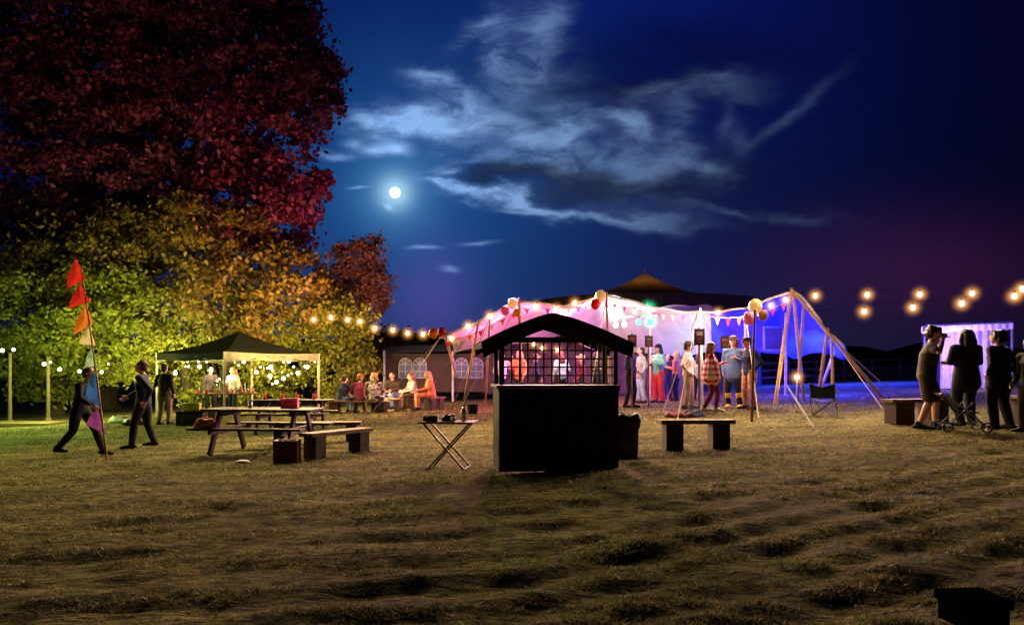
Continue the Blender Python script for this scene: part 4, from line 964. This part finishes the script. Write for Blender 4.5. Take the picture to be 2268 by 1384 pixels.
    for s, k in ((1,'L'),(-1,'R')):
        a = J['a'+k]; g = MB(); g.tube([a+Vector((0,.035,-.035)), a+Vector((0,-.05,-.035)), a+Vector((s*.01,-.165,-.05))], [(.046,.046),(.048,.046),(.046,.03)], 12)
        g.tube([a+Vector((0,.01,-.03)), a+Vector((0,.01,.03)) if shoe != 'yellow' else a.lerp(J['k'+k],.65)], [.045,.045 if shoe != 'yellow' else .072], 12)
        g.build('shoe', K[shoe], t, True, vox=.012, sm=1)
    g = MB(); g.ball((0,.028,.035), (.086,.095,.098), 16, 12, HM); g.ball((0,.045,-.02), (.078,.072,.09), 14, 10, HM)
    if hk == 'long':
        g.tube([HM @ Vector((0,.07,.03)), HM @ Vector((0,.095,-.12)), HM @ Vector((0,.10,-.25)), HM @ Vector((0,.09,-.33))], [(.08,.05),(.095,.05),(.09,.04),(.05,.025)], 12)
        for s in (-1,1): g.tube([HM @ Vector((s*.072,.02,.02)), HM @ Vector((s*.088,.03,-.1)), HM @ Vector((s*.085,.05,-.22))], [.028,.034,.025], 8)
    if hk in ('curly', 'shaggy'):
        for i in range(46):
            a = random.uniform(0, 6.28); z = random.uniform(-.17 if hk == 'curly' else -.07,.12); rr = .088 if z > 0 else .10
            if math.sin(a) < -.35 and z < .05: continue
            g.ball((rr*math.cos(a)*math.sqrt(max(.1,1-(z/.16)**2)) if z > 0 else rr*math.cos(a)*.92, .02+rr*math.sin(a)*(1 if z < 0 else .8), z), .03 if hk == 'curly' else .024, 8, 6, HM)
    if hk == 'bun': g.ball((0,.06,.13), .045, 10, 8, HM)
    g.build('hair', H_[hair], t, True, vox=.012, sm=2)
    if hat:
        g = MB(); km, kind = hat
        if kind == 'brim': g.ball((0,.012,.085), (.088,.100,.075), 16, 8, HM); g.ball((0,.01,.055), (.155,.165,.014), 24, 6, HM)
        elif kind == 'cap': g.ball((0,.015,.075), (.088,.104,.068), 16, 8, HM); g.ball((0,-.11,.05), (.06,.07,.010), 14, 6, HM)
        else: g.ball((0,.02,.07), (.092,.106,.085), 16, 10, HM); g.ball((0,.02,.035), (.097,.11,.03), 18, 6, HM)
        g.build('hat', K[km], t, True)
    return t, J, sc
def stand(label, px, py, topy, rz, **k):
    b = G(px, py); h = (py-topy)*b.y/F; return person(label, b, h, R(rz), **k)
hold_R = dict(eR=(-.25,.0,1.13), wR=(-.14,-.27,1.20)); hold_L = dict(eL=(.25,.0,1.13), wL=(.14,-.27,1.20))
pock = dict(eL=(.29,.08,1.14), wL=(.19,-.03,.96), eR=(-.29,.08,1.14), wR=(-.19,-.03,.96))
fold = dict(eL=(.22,-.03,1.14), wL=(-.02,-.19,1.18), eR=(-.22,-.03,1.14), wR=(.02,-.22,1.14))
stand('person with long blond hair in a dark top and black trousers, left of the group', 1396,903,766, 60, pose=dict(eR=(-.25,.02,1.12), wR=(-.18,-.22,1.02), kL=(.11,-.08,.5), aL=(.13,-.02,.085), aR=(-.13,.08,.085)), top='navy', bot='black', bk='leggings', hair='blond', hk='long', yaw=-.3)
stand('person in pale blue jeans standing behind the blond haired one', 1420,893,768, -80, pose=hold_R, top='pale', bot='paledenim', hair='brown', hk='short')
stand('person in red trousers, green striped top and black hat', 1458,892,763, -60, pose={**hold_R, **hold_L}, top='teal', bot='redp', bk='wide', hair='dark', hk='long', hat=('black','beanie'))
stand('person in a white jumper and dark hat with hands in pockets', 1524,906,757, 70, pose={**pock, 'aL':(.15,-.06,.085)}, top='white', bot='beige', hair='brown', hat=('grey','brim'), pitch=.15, bulk=1.2)
stand('person in a red and white checked poncho with maroon leggings', 1575,912,757, 75, pose=dict(eL=(.25,-.05,1.15), wL=(.15,-.25,1.22), kL=(.10,-.14,.5), aL=(.1,-.10,.085), aR=(-.1,.16,.10)), top='plaid', tk='poncho', bot='maroon', bk='leggings', shoe='white', hair='auburn', hk='long')
stand('person in yellow wellies, denim jacket and brown hat', 1624,903,745, -30, pose=hold_L, top='denim', tk='coat', bot='black', shoe='yellow', hair='brown', hk='long', hat=('brown','brim'))
stand('person in a navy jumper and patterned trousers by the balloon pole', 1661,906,747, -75, pose=pock, top='navy', bot='pat', hair='brown', hat=('black','cap'), lean=(0,-.1), bulk=1.2)
stand('person in a white top dancing at the back between the white jumper and checked poncho', 1548,886,782, 160, pose=hold_R, top='white', bot='navy', hair='brown', hk='long', vox=.014)
stand('person in a pink top at the back left of the white jumper', 1498,888,778, -120, pose=hold_L, top='orange', bot='black', hair='blond', hk='long', vox=.014)
ins = [(1112,780,'white','person in a white top dancing furthest left behind the lattice',20),(1150,776,'orange','person in coral top dancing behind the booth lattice',-40),(1186,782,'navy','person in navy seen through the middle of the lattice',100),(1243,778,'teal','person in green top seen through the lattice right of the bulbs',200),(1288,784,'maroon','person in maroon seen through the right of the lattice',-90),(1322,779,'brown','person in brown at the right end of the lattice',30)]
for i, (px, ty, k, lab, rz) in enumerate(ins):
    stand(lab, px, 893+(i % 3)*3, ty, rz, pose=hold_R if i % 2 else dict(eL=(.3,-.05,1.3), wL=(.28,-.15,1.55)), top=k, bot='black', hair=['brown','blond','dark'][i % 3], hk=['short','long'][i % 2], vox=.014)
stand('dim person in black at the back of the tent beside the hatted one', 1478,884,784, 10, pose=hold_L, top='black', bot='navy', hair='brown', vox=.014)
stand('person in dark t-shirt and shorts with one hand raised to the head', 2052,950,722, 60, pose=dict(eR=(-.30,-.10,1.30), wR=(-.10,-.12,1.54), eL=(.25,.05,1.13), wL=(.22,-.04,.90), kL=(.11,-.10,.5), aL=(.12,-.10,.085), aR=(-.11,.08,.085)), top='grey', tk='short', bot='brown', bk='shorts', hair='brown', hk='shaggy', vox=.008, lean=(0,-.12), pitch=.25, bulk=1.3)
stand('long haired person in black seen from behind between the others', 2140,942,728, 190, pose={**fold, 'aL':(.13,.05,.085)}, top='black', tk='coat', bot='black', hair='dark', hk='long', vox=.008, bulk=1.35)
stand('person in black with short hair near the right edge', 2212,950,730, -150, pose=pock, top='black', bot='black', hair='dark', hk='shaggy', vox=.008, bulk=1.35, tk='coat')
stand('person in dark clothes cut off by the right edge', 2285,958,745, -80, pose={}, top='black', bot='brown', hair='dark', hk='short', vox=.01, bulk=1.25)
walk = dict(kL=(.10,-.20,.52), aL=(.10,-.34,.10), kR=(-.10,.06,.50), aR=(-.10,.34,.16), eL=(.22,.18,1.16), wL=(.2,.08,.93), eR=(-.22,-.10,1.15), wR=(-.2,-.30,1.02))
stand('person in dark clothes striding right behind the pennant pole', 178,1010,812, 85, pose=walk, top='black', bot='black', hair='dark', lean=(0,-.22), vox=.009, bulk=1.15)
stand('person in dark navy clothes walking left of the gazebo', 318,993,797, -80, pose={**walk, 'kL':(.10,-.12,.5), 'aL':(.10,-.16,.09), 'aR':(-.10,.14,.12), 'kR':(-.1,.03,.5)}, top='navy', bot='black', hair='brown', vox=.009, lean=(0,-.05), bulk=1.15)
stand('person in beige trousers standing with back turned at the gazebo corner', 364,941,806, 170, pose={**hold_L}, top='grey', bot='beige', hair='brown')
person('person with pale top serving behind the drinks table', GD(516,25.9), 1.66, R(-20), pose=hold_R, top='pale', bot='black', hair='auburn', hk='long', yaw=-.3)
person('person in dark top behind the left of the drinks table', GD(466,26.1), 1.72, R(40), pose=hold_L, top='grey', bot='black', hair='dark')
sg = [('seated person in a dark jacket furthest left of the ring', 757,24.4, 150,'navy','denim','brown','short',1.7),('seated person in brown red top second from left',797,24.2,190,'maroon','brown','auburn','short',1.72),('seated person with curly blond hair in a spotted coat seen from behind',827,23.8,175,'spotted','black','blond','curly',1.75),
      ('seated person in a grey top facing the camera behind the candle',872,26.6,-15,'grey','denim','brown','short',1.75),('seated person in a pale top leaning in, left of the coral one',918,25.6,-60,'pale','brown','auburn','long',1.68),('seated person in a coral top with long blond hair at the right of the ring',957,24.8,-75,'orange','orange','blond','long',1.74)]
for lab, px, d_, rz, tp, bt_, hr_, hk, hh in sg:
    person(lab, GD(px, d_), hh, R(rz), sit=.42, top=tp, bot=bt_, hair=hr_, hk=hk, lean=(0,-.18), pitch=.1, bulk=1.2)
plank_bench('plank bench under the three people seen from behind', GD(793,24.1), 2.0,.42,.34, R(-5), .3)
plank_bench('short bench under the person in the coral top', GD(962,24.9), .9,.42,.34, R(60), .25)
plank_bench('bench under the grey topped person facing the camera', GD(880,26.5), 1.3,.42,.34, R(-20), .25)
tb = GD(866,24.6); t = thing('low_table', 'low wooden block table with a candle inside the seated ring', 'table', tb)
MB().box((0,0,.40), (.62,.4,.06)).build('tabletop', M['wood'], t, bevel=.006)
for s in (-1,1): MB().box((s*.2,0,.185), (.12,.34,.365)).build('leg', M['wood'], t, bevel=.005)
b = thing('candle', 'lit candle on the low table in the seated ring', 'candle', tb+Vector((-.05,0,.432)))
MB().lathe((0,0,0), [(.04,0),(.04,.1),(.01,.1)], 12).build('wax', M['cream'], b); MB().ball((0,0,.14), (.02,.02,.04), 8, 6).build('flame', M['flame'], b, True)

# ------------------------------------------------------------ camera
cam = bpy.data.cameras.new('camera'); co_ = bpy.data.objects.new('camera', cam); C.objects.link(co_)
co_.location = (0,0,CH); co_.rotation_euler = (R(90),0,0); cam.sensor_width = 36; cam.lens = F/2268*36
cam.shift_y = (HY-692)/2268; cam.clip_end = 3000; cam.clip_start = .05
scene.camera = co_
scene.view_settings.view_transform = 'Standard'; scene.view_settings.look = 'None'; scene.view_settings.exposure = 0
